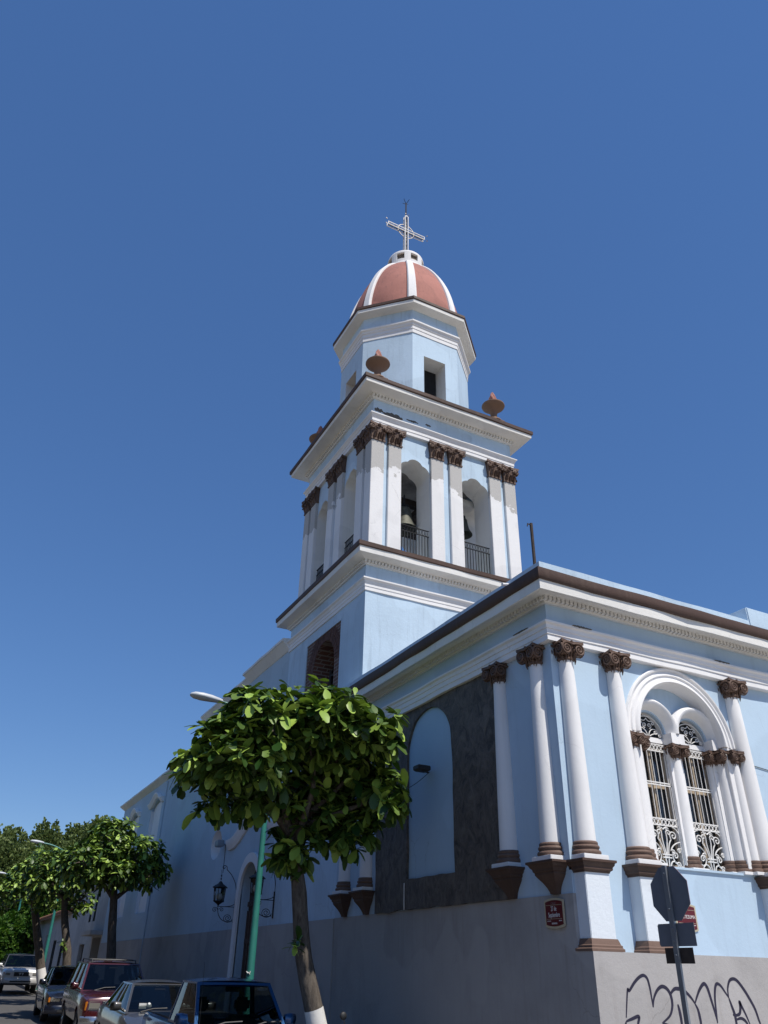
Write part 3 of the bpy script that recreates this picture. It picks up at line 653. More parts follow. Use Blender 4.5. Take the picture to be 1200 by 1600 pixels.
# bell stage
hb, hp = 2.36, 2.45
b = B(); b.box(CX - hb, CX + hb, CY - hb, CY + hb, 11.25, 15.5); bs = b.build('belfry_wall', BLUE_T, TW, 0)
def trefoil(c, hw, z0):
    pts = [(c - hw, z0), (c + hw, z0)]; zc = 14.18
    for i in range(41):
        a = math.pi * i / 40; best = 0; d = Vector((math.cos(a), math.sin(a)))
        for (ox, oz, r) in ((hw * .42, .06, hw * .58), (-hw * .42, .06, hw * .58), (0, .22, hw * .54), (0, -.02, hw * .5)):
            q = Vector((ox, oz)); bq = d.dot(q); disc = bq * bq - q.dot(q) + r * r
            if disc >= 0: best = max(best, bq + math.sqrt(disc))
        pts.append((c + d.x * best, zc + d.y * best))
    return pts
OC = 1.01
cut(bs, [B().box(CX - 1.62, CX + 1.62, CY - 1.62, CY + 1.62, 11.35, 14.95)])
for s in (-1, 1):
    cut(bs, [B().prism(trefoil(CX + s * OC, .49, 11.36), 'y', CY - 3, CY + 3)]); cut(bs, [B().prism(trefoil(CY + s * OC, .49, 11.36), 'x', CX - 3, CX + 3)])
# white plaster lining of the openings and inside walls
def lining():
    b = B()
    for s in (-1, 1):
        for ax, c0 in (('y', CX), ('x', CY)):
            for t in (-1, 1):
                pl = trefoil(c0 + s * OC, .487, 11.355); base = (CY if ax == 'y' else CX)
                a, e = base + t * (hb + .002), base + t * 1.60
                P = (lambda q, d: (q[0], d, q[1])) if ax == 'y' else (lambda q, d: (d, q[0], q[1]))
                n = len(pl); b.add([P(q, a) for q in pl] + [P(q, e) for q in pl], [(i, (i + 1) % n, n + (i + 1) % n, n + i) for i in range(n)])
    return b
lining().build('opening_reveal', WHITE_C, TW, 40, fix=False)
b = B(); b.box(CX - 1.61, CX + 1.61, CY - 1.61, CY + 1.61, 14.86, 14.94); b.build('belfry_ceiling', CEIL, TW, 0)
b = B(); b.box(CX - 1.6, CX + 1.6, CY - .92, CY - .72, 14.1, 14.3); b.box(CX - 1.6, CX + 1.6, CY - .12, CY + .12, 13.6, 13.85); b.box(CX - .1, CX + .1, CY - 1.6, CY + 1.6, 13.9, 14.1)
b.tube([(CX - 1.55, CY - 1.2, 13.4), (CX - .2, CY + .3, 14.85)], .09, 4); b.tube([(CX + 1.5, CY - .6, 13.2), (CX + .2, CY + .6, 14.8)], .09, 4)
b.build('bell_beam', WOODD, TW, 0)
b = B(); b.box(CX + .95, CX + 1.62, CY - 1.45, CY - 1.15, 14.30, 14.52); b.build('cross_beam', WHITE_C, TW, 0, bev=.01)
PX = [(-2.45, -2.05), (-1.905, -1.50), (-.52, -.11), (.11, .52), (1.50, 1.905), (2.05, 2.45)]
def cap_box(b, x0, x1, y0, y1, z0, z1, faces):
    cx, cy = (x0 + x1) / 2, (y0 + y1) / 2; wx, wy = x1 - x0, y1 - y0; H = z1 - z0
    b.frustum((cx, cy), wx + .05, wy + .05, z0, wx + .05, wy + .05, z0 + .05); b.frustum((cx, cy), wx + .01, wy + .01, z0 + .05, wx + .1, wy + .1, z1 - .09)
    ab = []; hx, hy = wx / 2 + .105, wy / 2 + .105
    for k in range(4):
        for t in range(7):
            u = -1 + 2 * t / 7; e = 1 - (.14 if min(hx, hy) > .2 else .2) * (1 - u * u)
            ab.append([(cx + hx * e, cy + u * hy), (cx - u * hx, cy + hy * e), (cx - hx * e, cy - u * hy), (cx + u * hx, cy - hy * e)][k])
    b.prism(ab, 'z', z1 - .085, z1 - .003)
    def blob(p, r, rz): b.lathe([(0.001, -rz), (r * .7, -rz * .7), (r, 0), (r * .7, rz * .7), (.001, rz)], p, 8)
    for nx, ny in faces:
        t = Vector((-ny, nx, 0)); w_ = wx if ny else wy; n = Vector((nx, ny, 0)); fc = Vector((cx, cy, 0)) + n * ((wx if nx else wy) / 2)
        def leaf(u, za, zb, wd, out):
            # a carved acanthus leaf: hugs the bell, then its tip curls out and down
            q = fc + t * u; pts = [(.02, za), (.03, za + (zb - za) * .45), (.055, za + (zb - za) * .8), (.10 * out, zb), (.135 * out, zb - .03), (.13 * out, zb - .065)]
            b.tube([q + n * d + Vector((0, 0, z)) for d, z in pts], [wd * .75, wd, wd * .95, wd * .8, wd * .6, wd * .3], 8, True, .42)
        for k in (-1, 0, 1): leaf(k * w_ * .34, z0 + .05, z0 + .22 + random.uniform(-.01, .01), .062, .9)
        for k in (-.5, .5): leaf(k * w_ * .4, z0 + .10, z0 + .36 + random.uniform(-.01, .01), .055, 1.05)
        for k in (-1, 1):
            e = fc + t * (k * (w_ / 2 + .03)) + n * .075 + Vector((0, 0, z1 - .16))
            b.tube([e + t * (k * u) + n * (.25 * abs(u)) + Vector((0, 0, v)) for u, v in spiral((0, 0), .085, 1.5, math.pi / 2, 1, 20, .12)], .026, 6)
            b.tube([fc + n * .06 + t * (k * w_ * .12) + Vector((0, 0, z1 - .30)), fc + n * .09 + t * (k * w_ * .3) + Vector((0, 0, z1 - .13)), e + Vector((0, 0, .085))], .024, 6)
        q = fc + n * .07 + Vector((0, 0, z1 - .05)); blob((q.x, q.y, q.z), .055, .05)
Z0P, ZP1, ZCB = 11.28, 14.86, 15.415
for i, (a, c) in enumerate(PX):
    corner = i in (0, 5)
    y0, y1 = (CY - hp, CY - hp + .40) if corner else (CY - hp, CY - hb + .03)
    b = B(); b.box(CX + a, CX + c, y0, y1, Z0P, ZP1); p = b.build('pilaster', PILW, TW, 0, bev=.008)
    b = B(); fc = [(0, -1)] + ([(-1, 0)] if i == 0 else []) + ([(1, 0)] if i == 5 else []); cap_box(b, CX + a, CX + c, y0, y1 if corner else CY - hb + .1, ZP1, ZCB, fc); b.build('capital', CAPB, p, 40)
for i, (a, c) in enumerate(PX[1:]):
    corner = i == 4
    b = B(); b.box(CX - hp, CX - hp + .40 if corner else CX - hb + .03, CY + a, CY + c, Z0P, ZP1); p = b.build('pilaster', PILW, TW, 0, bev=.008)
    b = B(); cap_box(b, CX - hp, (CX - hp + .4) if corner else CX - hb + .1, CY + a, CY + c, ZP1, ZCB, [(-1, 0)] + ([(0, 1)] if corner else [])); b.build('capital', CAPB, p, 40)
def railing(c, axis):
    b = B(); base = (CY if axis == 'y' else CX) - hb + .10
    P = (lambda u, z: (u, base, z)) if axis == 'y' else (lambda u, z: (base, u, z))
    u0, u1 = c - .485, c + .485
    for z in (11.42, 12.30, 12.48): b.tube([P(u0, z), P(u1, z)], .016, 5)
    n = 11
    for k in range(n):
        u = u0 + .03 + k * (u1 - u0 - .06) / (n - 1); b.tube([P(u, 11.36), P(u, 12.31)], .013, 5)
        if k < n - 1:
            um = u + (u1 - u0 - .06) / (n - 1) / 2; b.tube([P(um + .036 * math.cos(t), 12.39 + .08 * math.sin(t)) for t in [math.pi * 2 * j / 10 for j in range(11)]], .008, 4, False)
    return b.build('railing', IRON, TW, 40)
for s in (-1, 1): railing(CX + s * OC, 'y'); railing(CY + s * OC, 'x')
S1 = sq(2.40)
cornice_set(TW, S1, [
    ('architrave', [(-.2, 15.41), (.05, 15.41), (.05, 15.52), (.065, 15.525), (.065, 15.63), (.08, 15.635), (.095, 15.69), (.14, 15.735), (.14, 15.765), (-.2, 15.775)], WHITE, .012),
    ('frieze', [(-.2, 15.76), (.0, 15.76), (.0, 16.34), (-.2, 16.34)], BLUE_T, .004),
    ('cornice', [(-.2, 16.33), (.06, 16.33), (.065, 16.36), (.07, 16.455), (.15, 16.46), (.18, 16.475), (.28, 16.48), (.40, 16.485), (.49, 16.48), (.50, 16.60), (-.2, 16.60)], WHITE_C, .01),
    ('cornice_edge', [(-.2, 16.595), (.525, 16.595), (.54, 16.615), (.545, 16.725), (.50, 16.74), (-.2, 16.75)], BROWN, .012)], 40)
dentils(TW, S1, .065, .135, 16.365, 16.455, .105, .056, True)
b = B(); b.box(CX - 2.3, CX + 2.3, CY - 2.3, CY + 2.3, 16.70, 16.77); b.build('belfry_roof', ROOFC, TW, 0)
fy = CY - 2.40
for u0, u1, z, th, sd in ((.15, .45, 15.97, .16, 5), (.42, 1.1, 15.93, .2, 6), (1.2, 1.62, 15.98, .09, 7), (1.85, 2.05, 16.03, .09, 8)):
    flake(TW, ragged(CX - 2.53 + u0, CX - 2.53 + u1, z, th, seed=sd), 'y', fy - .005, fy + .1, DAMAGE)
flake(TW, ragged(CY - .3, CY + .5, 15.83, .05, seed=9), 'x', CX - 2.405, CX - 2.3, DAMAGE)
# octagon
CX0 = CX; CX = 2.465
def octo(a, rot=22.5):
    r = a / math.cos(R(22.5)); return [(CX + r * math.cos(R(rot + 45 * k)), CY + r * math.sin(R(rot + 45 * k))) for k in range(8)]
AO = 2.05
b = B(); b.prism(octo(AO), 'z', 16.72, 21.1); oc = b.build('drum_wall', BLUE_T, TW, 0)
cut(oc, [B().box(CX - .43, CX + .37, CY - 3, CY - AO + .62, 17.25, 19.10)]); cut(oc, [B().box(CX - 3, CX - AO + .62, CY - .4, CY + .4, 17.25, 19.10)])
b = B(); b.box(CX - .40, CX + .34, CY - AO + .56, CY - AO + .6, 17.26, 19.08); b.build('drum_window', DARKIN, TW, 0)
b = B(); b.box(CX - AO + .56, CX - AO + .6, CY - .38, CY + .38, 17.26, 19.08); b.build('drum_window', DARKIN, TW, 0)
def rev(x0, x1, y0, y1, z0, z1, ax):
    b = B(); e = .003
    if ax == 'y': b.add([(x0 + e, y0, z0), (x1 - e, y0, z0), (x1 - e, y0, z1 - e), (x0 + e, y0, z1 - e), (x0 + e, y1, z0), (x1 - e, y1, z0), (x1 - e, y1, z1 - e), (x0 + e, y1, z1 - e)], [(1, 2, 6, 5), (2, 3, 7, 6), (3, 0, 4, 7)])
    else: b.add([(x0, y0 + e, z0), (x0, y1 - e, z0), (x0, y1 - e, z1 - e), (x0, y0 + e, z1 - e), (x1, y0 + e, z0), (x1, y1 - e, z0), (x1, y1 - e, z1 - e), (x1, y0 + e, z1 - e)], [(1, 2, 6, 5), (2, 3, 7, 6), (3, 0, 4, 7)])
    b.build('window_reveal', WHITE_C, TW, 0, fix=False)
rev(CX - .43, CX + .37, CY - AO + .001, CY - AO + .6, 17.26, 19.10, 'y'); rev(CX - AO + .001, CX - AO + .6, CY - .4, CY + .4, 17.26, 19.10, 'x')
O0 = octo(AO)
cornice_set(TW, O0, [
    ('drum_band', [(-.1, 19.95), (.02, 19.95), (.02, 20.10), (.035, 20.105), (.035, 20.23), (.06, 20.25), (.075, 20.32), (.12, 20.36), (.12, 20.42), (-.1, 20.45)], WHITE, .012),
    ('drum_cornice', [(-.1, 20.97), (.05, 20.97), (.08, 20.985), (.18, 20.99), (.28, 21.0), (.31, 21.0), (.315, 21.13), (-.1, 21.13)], WHITE_C, .01),
    ('drum_cornice_edge', [(-.1, 21.125), (.325, 21.125), (.345, 21.15), (.345, 21.25), (.30, 21.275), (-.1, 21.29)], BROWN, .01)], 60)
# dome
def dome_r(z):
    t = (z - 21.25) / 4.12; t = max(0, min(1, t)); return 2.10 * max(0.0, (1 - t ** 1.8)) ** .6
DZ = [21.2 + 4.6 * (1 - math.cos(math.pi / 2 * i / 26)) if False else 21.2 + 4.0 * math.sin(math.pi / 2 * i / 26) for i in range(27)]
b = B(); b.lathe([(dome_r(z), z) for z in DZ], (CX, CY, 0), 64, caps=False); dm = b.build('dome', PINK, TW, 60)
for k in range(8):
    a = R(22.5 + 45 * k); b = B(); rows = []
    for i, z in enumerate(DZ[:-1]):
        r = dome_r(z); w_ = .165 - .085 * i / 26; t = Vector((-math.sin(a), math.cos(a), 0)); n = Vector((math.cos(a), math.sin(a), 0)); c = Vector((CX, CY, z))
        j = .004 * noise.noise((k * 3.1, z * 2, 1))
        rows.append([c + n * (r - .1) - t * w_, c + n * (r + .045 + j) - t * w_, c + n * (r + .085 + j) - t * w_ * .75, c + n * (r + .085 + j) + t * w_ * .75, c + n * (r + .045 + j) + t * w_, c + n * (r - .1) + t * w_])
    b.grid(rows); b.build('dome_rib', WHITE, dm, 40)
# lantern collar
b = B(); b.lathe([(.75, 24.85), (.70, 25.1), (.70, 25.60), (.68, 25.68), (.60, 25.75), (.4, 25.82), (.2, 25.85)], (CX, CY, 0), 48); lc = b.build('lantern_collar', WHITE, TW, 40)
cutters = []
for k in range(8):
    a = R(45 * k); n = Vector((math.cos(a), math.sin(a))); t = Vector((-n.y, n.x)); q = [Vector((CX, CY)) + n * d + t * s for d, s in ((.60, -.15), (1.2, -.15), (1.2, .15), (.60, .15))]
    cutters.append(B().prism([(p.x, p.y) for p in q], 'z', 25.22, 25.54))
cut(lc, cutters)
for k in range(8):
    a = R(45 * k); n = Vector((math.cos(a), math.sin(a))); t = Vector((-n.y, n.x)); q = [Vector((CX, CY)) + n * d + t * s for d, s in ((.585, -.155), (.61, -.155), (.61, .155), (.585, .155))]
    B().prism([(p.x, p.y) for p in q], 'z', 25.20, 25.56).build('collar_opening', simple('collar_shade', (.17, .13, .095), .9) if k == 0 else MATS['collar_shade'], lc, 0)
# cross
b = B(); cw = .068
def rodbox(x0, x1, z0, z1, y0=-.05, y1=.05): b.box(CX + x0, CX + x1, CY + y0, CY + y1, z0, z1)
for s in (-1, 1):
    for yy in (-.06, .06):
        e = .015
        rodbox(s * cw - e, s * cw + e, 25.8, 28.42, yy - e, yy + e)
        rodbox(-.82, .82, 27.56 + s * cw - e, 27.56 + s * cw + e, yy - e + .001, yy + e - .001)
        rodbox(s * .82 - e, s * .82 + e, 27.56 - cw - e, 27.56 + cw + e, yy - e, yy + e)
        if s > 0: rodbox(-cw, cw, 28.39, 28.45, yy - e, yy + e)
cr = b.build('cross', WHITE, TW, 0)
b = B()
for k in range(9): zc = 26.15 + k * .25; b.tube([(CX + .05 * math.sin(j * .7), CY, zc + .02 * j) for j in range(9)], .022, 5)
for k in range(7):
    xc = -.78 + k * .235
    if abs(xc + .08) > .15: b.tube([(CX + xc + .02 * j, CY, 27.56 + .05 * math.sin(j * .7)) for j in range(9)], .022, 5)
rodbox(-.056, .056, 25.8, 28.36, -.012, .012); rodbox(-.79, -.06, 27.505, 27.615, -.012, .012); rodbox(.06, .79, 27.505, 27.615, -.012, .012)
b.build('cross_infill', simple('cross_dark', (.05, .045, .05), .6), cr, 40)
b = B(); b.tube([(CX + .36 * math.cos(t), CY, 27.56 + .36 * math.sin(t)) for t in [2 * math.pi * k / 32 for k in range(33)]], .018, 5, False)
for sx, sz in ((-.9, 0), (.9, 0), (0, .92)):
    for q in (-1, 1): b.tube([(CX + sx + (.05 * q if sx == 0 else 0), CY - .1, 27.56 + sz + (.13 * q if sz == 0 else 0)), (CX + sx * 1.06 + (.09 * q if sx == 0 else 0), CY - .1, 27.56 + sz + .02 + (.15 * q if sz == 0 else 0))], .02, 5)
b.build('cross_ring', simple('cross_wire', (.42, .38, .34), .5, .4), cr, 40)
b = B(); b.tube([(CX, CY, 28.4), (CX, CY, 29.3)], .028, 6)
for k in range(4): b.tube([(CX, CY, 29.25), (CX + .16 * math.cos(k * 1.57 + .5), CY + .16 * math.sin(k * 1.57 + .5), 29.42)], .012, 4)
b.build('lightning_rod', IRON, cr, 0)
CX = CX0
# urns with stone flames on the belfry cornice
for (ux, uy) in ((-2.22, -2.22), (2.0, -2.22), (-2.22, 2.2)):
    c = (CX + ux, CY + uy, 0)
    b = B(); b.box(c[0] - .24, c[0] + .24, c[1] - .24, c[1] + .24, 16.7, 17.22); b.lathe([(.26, 17.22), (.24, 17.27), (.14, 17.32), (.11, 17.40), (.105, 17.52), (.125, 17.60), (.18, 17.68), (.28, 17.77), (.36, 17.84), (.375, 17.87), (.37, 17.895), (.34, 17.91), (.12, 17.93)], c, 28)
    u = b.build('urn', TAN, TW, 40)
    b = B(); pr = []
    rows = []
    for i in range(11):
        t = i / 10; z = 17.90 + .56 * t; r = .108 * (math.sin(math.pi * (.25 + .72 * t))) + .012
        rows.append([(c[0] + r * (1 + .22 * math.cos(5 * (q * 2 * math.pi / 20 + t * 2.2))) * math.cos(q * 2 * math.pi / 20), c[1] + r * (1 + .22 * math.cos(5 * (q * 2 * math.pi / 20 + t * 2.2))) * math.sin(q * 2 * math.pi / 20), z) for q in range(20)])
    b.grid(rows, True); b.f += [tuple(range(20))[::-1], tuple(range(200, 220))]; b.build('urn_flame', FLAME, u, 50)

# bells hang in the belfry: things of their own
def bell(px, py, zt, r, label):
    t = thing('church_bell', label, 'bell', (px, py, zt), 'bells hanging in the belfry')
    b = B(); H = r * 1.9
    b.lathe([(r * .18, zt), (r * .42, zt - .03), (r * .52, zt - H * .12), (r * .58, zt - H * .4), (r * .68, zt - H * .65), (r * .85, zt - H * .85), (r, zt - H * .97), (r, zt - H), (r * .93, zt - H), (r * .78, zt - H * .85), (r * .6, zt - H * .6), (r * .4, zt - H * .15), (.01, zt - H * .1)], (px, py, 0), 32, caps=False); b.build('bell_body', BRONZE, t, 50)
    b = B()
    for k in range(3): b.tube([(px + (k - 1) * r * .25 - .04, py, zt - .02), (px + (k - 1) * r * .25 - .02, py, zt + .12), (px + (k - 1) * r * .25 + .02, py, zt + .12), (px + (k - 1) * r * .25 + .04, py, zt - .02)], .025, 5)
    b.tube([(px, py, zt + .1), (px, py, zt + .45)], .025, 5); b.build('bell_crown', IRON, t, 50)
    b = B(); b.tube([(px, py, zt - H * .2), (px + .03, py, zt - H * .95)], .03, 6); b.lathe([(.01, -.08), (.07, 0), (.01, .08)], (px + .03, py, zt - H * .95), 10); b.build('clapper', IRON, t, 50)
bell(1.70, 7.85, 13.60, .38, 'verdigris bronze bell in the left of the two lit belfry openings')
bell(3.72, 7.90, 13.85, .30, 'smaller bronze bell under the white beam in the right lit belfry opening')

# ================================================================== NAVE
NV = thing('church_nave', 'long shaded pale blue church side wall with arched door behind the pavement trees', 'church', (3.5, 23, 0))
b = B(); b.prism([(11.786, -.3), (34.5, -.3), (34.5, 9.12), (20.8, 9.12), (20.8, 10.4), (15.3, 10.4), (15.3, 10.5), (11.786, 10.5)], 'x', 0.0, 7.0)
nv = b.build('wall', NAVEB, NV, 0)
DC = 13.35
cut(nv, [B().prism(arch_poly(DC, .74, -.5, 3.82, 24), 'x', -.3, .5)])
cut(nv, [B().prism([(17.1 + .56 * math.cos(t), 5.40 + .44 * math.sin(t)) for t in [2 * math.pi * k / 36 for k in range(36)]], 'x', -.3, .32)])
cut(nv, [B().prism([(c - hw, 3.9), (c + hw, 3.9), (c + hw, 7.95)] + [(c + hw * math.cos(R(a)), 7.95 + .35 * math.sin(R(a))) for a in range(15, 180, 15)] + [(c - hw, 7.95)], 'x', -.3, .16) for c, hw in ((26.95, .95), (31.35, .95))])
b = B()
for y0, y1 in ((7.655, DC - .95), (DC + .95, 34.5)): b.box(-.03, .1, y0, y1, -.3, 2.955)
b.build('dado', GREYD, NV, 0)
def cope(path, prof, mat=WHITE_C, sd=0): return sw('coping', path, prof, mat, NV, False, .015, sd)
cope([(.5, 15.3), (0, 15.3), (0, 11.8)], [(-.05, 10.2), (.02, 10.22), (.22, 10.47), (.25, 10.48), (.25, 10.56), (-.05, 10.60)], sd=80)
cope([(.5, 20.8), (0, 20.8), (0, 15.31)], [(-.05, 10.18), (.01, 10.2), (.11, 10.36), (.13, 10.37), (.13, 10.44), (-.05, 10.47)], sd=81)
cope([(.5, 34.5), (0, 34.5), (0, 20.82)], [(-.05, 8.88), (.02, 8.9), (.2, 9.06), (.23, 9.07), (.23, 9.14), (-.05, 9.17)], sd=82)
def arch_ring(c, wi, wo, z0, zs, x0, x1, n=24):
    i_ = [(c - wi, z0), (c - wi, zs)] + arc(c, zs, wi, 180, 0, n)[1:] + [(c + wi, z0)]; o_ = [(c - wo, z0), (c - wo, zs)] + arc(c, zs, wo, 180, 0, n)[1:] + [(c + wo, z0)]
    b = B(); b.grid([[(x0, *q) for q in i_], [(x0, *q) for q in o_], [(x1, *q) for q in o_], [(x1, *q) for q in i_], [(x0, *q) for q in i_]]); return b
dr = arch_ring(DC, .74, .98, 0, 3.82, -.07, .03).build('door_surround', WHITE, NV, 30)
arch_ring(DC, .735, .60, 0, 3.82, .02, .48).build('door_reveal', BLUE, NV, 30) if False else None
b = B(); b.prism(arch_poly(DC, .75, 0.2, 3.82, 24), 'x', .27, .49); dl = b.build('door', WOODD, NV, 0)
b = B()
for k in range(8):
    y = DC - .70 + k * .2; b.box(.235, .275, y - .07, y + .07, .2, 3.7 if 1 < k < 6 else 3.4)
for z in (.4, 1.5, 2.6, 3.5): b.box(.22, .24, DC - .72, DC + .72, z, z + .12)
b.build('door_board', simple('door_wood', (.10, .058, .04), .6, 0, .4, 8), dl, 0, bev=.006)
def hood(c, w_, z, amp, th, px, mat, name='hood_moulding'):
    pts = []
    for i in range(33):
        u = -1 + 2 * i / 32; a = abs(u); f = 0 if a > .84 else (.5 + .5 * math.cos(math.pi * a / .84)); pts.append((c + u * w_, z + amp * f ** .9))
    b = B(); n = len(pts)
    rows = [[(-px * .35, y, q - th / 2) for y, q in pts], [(-px * .6, y, q - th * .2) for y, q in pts], [(-px, y, q + th * .3) for y, q in pts], [(-px, y, q + th * .5) for y, q in pts], [(.03, y, q + th * .55) for y, q in pts], [(.03, y, q - th / 2) for y, q in pts]]
    rows.append(rows[0]); b.grid(rows)
    for e in (0, n - 1): b.add([r[e] for r in rows[:6]], [tuple(range(6))])
    return b.build(name, mat, NV, 30)
hood(DC, 2.25, 5.22, .55, .27, .16, WHITE)
hood(26.95, 1.25, 8.15, .32, .2, .16, WHITE); hood(31.35, 1.25, 8.15, .32, .2, .16, WHITE)

b = B(); b.prism([(17.1 + .555 * math.cos(t_), 5.40 + .435 * math.sin(t_)) for t_ in [2 * math.pi * k / 36 for k in range(36)]], 'x', .28, .31); b.grid([[(x_, 17.1 + .557 * math.cos(t_), 5.40 + .437 * math.sin(t_)) for t_ in [2 * math.pi * k / 36 for k in range(36)]] for x_ in (-.001, .3)], True); b.build('oval_niche', WHITE, NV, 30, fix=False)
for c_ in (26.95, 31.35):
    b = B(); b.box(.13, .155, c_ - .945, c_ + .945, 3.9, 8.2); b.add([(-.001, c_ + .946, 3.91), (.14, c_ + .946, 3.91), (.14, c_ + .946, 7.95), (-.001, c_ + .946, 7.95)], [(0, 1, 2, 3)]); b.build('niche_panel', WHITE, NV, 0, fix=False)
# drain pipe down the nave wall
b = B(); b.tube([(-.035, 25.35, 8.8), (-.035, 25.35, .3)], .022, 6); t = b.build('drain_pipe', NAVEB, None, 40, org=Vector((-.035, 25.35, .3))); tag(t, 'thin painted pipe running down the blue church wall', 'pipe')

# ---- wall lanterns flanking the nave door
def make_lantern():
    t = thing('wall_lantern', '', 'wall lantern', (0, 0, 0), 'iron lanterns beside the church door')
    b = B(); LX = -.78
    P = lambda x, z: (x * 1.24, 0, z)
    def PL(x, z): return (x, 0, z)
    b.tube([PL(0, 0), PL(LX, 0)], .014, 5)                         # rail of the bracket
    big = bez((-.02, .1), (.06, .5), (-.02, 1.1), (-.42, 1.42), 18) + spiral((-.52, 1.50), .1, 1.2, R(-35), 1, 20)[2:]
    b.tube([P(x, z) for x, z in big], .016, 5)
    b.tube([P(x, z) for x, z in bez((-.02, .12), (-.12, .02), (-.3, .0), (-.45, .0), 8)], .014, 5)
    b.tube([P(x, z) for x, z in spiral((-.22, -.42), .17, 2.2, R(-10), -1, 44, .12)], .014, 5)
    b.tube([P(x, z) for x, z in bez((-.60, -.02), (-.60, -.45), (-.35, -.64), (-.05, -.52), 14)], .016, 5)
    b.tube([P(x, z) for x, z in spiral((-.70, -.13), .10, 1.6, R(0), 1, 30, .12)], .013, 5)
    b.tube([P(x, z) for x, z in spiral((-.47, -.12), .085, 1.5, R(180), -1, 28, .12)], .013, 5)
    b.box(-.03, .03, -.03, .03, -.6, .3)
    b.build('bracket', IRON, t, 40)
    b = B(); cx = LX + .04; n = 6
    def hexp(r, z): return [(cx + 1.28 * r * math.cos(math.pi / 3 * k), 1.28 * r * math.sin(math.pi / 3 * k), z) for k in range(n)]
    b.grid([hexp(.02, .02), hexp(.05, .08), hexp(.17, .17), hexp(.19, .19), hexp(.19, .21), hexp(.165, .215)], True)
    for k in range(n): p, q = hexp(.165, .2)[k], hexp(.20, .72)[k]; b.tube([p, q], .014, 4)
    b.grid([hexp(.20, .71), hexp(.26, .70), hexp(.26, .725), hexp(.18, .80), hexp(.09, .86), hexp(.05, .93), hexp(.02, .96)], True); b.f.append(tuple(range(len(b.v) - n, len(b.v))))
    b.tube([(cx, 0, .95), (cx, 0, 1.28), (cx - .02, 0, 1.40)], .007, 4)
    for z in (1.05, 1.17): b.lathe([(.005, -.05), (.04, 0), (.005, .05)], (cx, 0, z), 8)
    b.build('lantern_frame', IRON, t, 30)
    b = B(); b.grid([hexp(.158, .215), hexp(.193, .70)], True); b.build('lantern_glass', LANGLASS, t, 0)
    b = B(); b.lathe([(.01, -.14), (.1, -.1), (.14, 0), (.1, .1), (.01, .14)], (cx, 0, .37), 16); b.build('globe', BULB, t, 60)
    return t
LS = .66
la = make_lantern(); la.scale = (LS, LS, LS); la.location = (-.002, 14.48, 3.50); la['label'] = 'black scrolled iron lantern with a white globe left of the church door'
lb = copy_tree(la); lb.location = (-.002, 11.38, 3.50); lb['label'] = 'black iron lantern right of the church door, half hidden by the green pole'

# ---- floodlights on the walls
t = thing('floodlight', 'small dark flat floodlight on an arm in the blue blind arch', 'floodlight', (0, 3.95, 5.2))
b = B(); b.tube([(0, 3.75, 5.2), (-.22, 3.78, 5.24)], .018, 6); b.build('arm', PLASTIC, t)
b = B(); b.box(-.34, -.08, 3.52, 3.74, 5.20, 5.27); b.frustum((-.21, 3.63), .2, .17, 5.17, .26, .22, 5.20); b.build('lamp_body', PLASTIC, t, 0, bev=.012)
b = B(); b.tube([(-.004, y, 5.2 - .10 * math.sin(math.pi * (y - 3.7) / 1.6) - .06 * (y - 3.7)) for y in [3.7 + .08 * k for k in range(12)]], .006, 4); b.build('cable', CABLE, t)
t = thing('floodlight', 'small grey floodlight box beside the oval niche on the nave wall', 'floodlight', (0, 16.05, 5.3))
b = B(); b.tube([(0, 16.05, 5.28), (-.12, 16.05, 5.32)], .02, 6); b.build('arm', STEEL, t)
b = B(); b.box(-.30, -.10, 15.88, 16.22, 5.22, 5.40); b.build('lamp_body', STEEL, t, 0, bev=.015)
b = B(); b.tube([(-.008, 16.02, 5.28), (-.008, 15.98, 4.5)], .007, 4); b.build('cable', CABLE, t)
# ---- wires, roof post, doorbell bracket
t = thing('metal_post', 'thin rusty metal post standing on the chapel roof corner', 'post', (.68, 1.0, 7.58))
b = B(); b.tube([(.68, 1, 7.58), (.68, 1, 9.34)], .03, 8); b.tube([(.68, 1, 9.3), (.58, .98, 9.3), (.57, .98, 9.24)], .012, 5); b.lathe([(.06, 7.58), (.055, 7.62), (.03, 7.64)], (.68, 1, 0), 8); b.build('post_shaft', RUSTY, t)
t = thing('wall_cable', 'thin dark cable sagging along the lit blue wall at the right', 'cable', (4.15, -.01, 4.9))
b = B(); b.tube([(4.12 + .12 * k, -.012, 5.10 - .05 * math.sin(math.pi * k / 30) - .006 * k) for k in range(31)], .007, 4); b.build('cable_run', CABLE, t)
t = thing('wall_pipe', 'short white pipe stub sticking from the chapel parapet', 'pipe', (-.3, .55, 7.66))
b = B(); b.tube([(-.2, .55, 7.66), (-.42, .55, 7.62)], .03, 8); b.build('pipe_stub', WHITE, t)
b = B(); b.tube([(-.062, 4.55, 3.4), (-.062, 4.55, 2.97)], .008, 4); t = b.build('conduit', WHITE, None, org=Vector((-.06, 4.55, 2.97))); tag(t, 'thin white conduit below the blind arch on the dark stone panel', 'conduit')

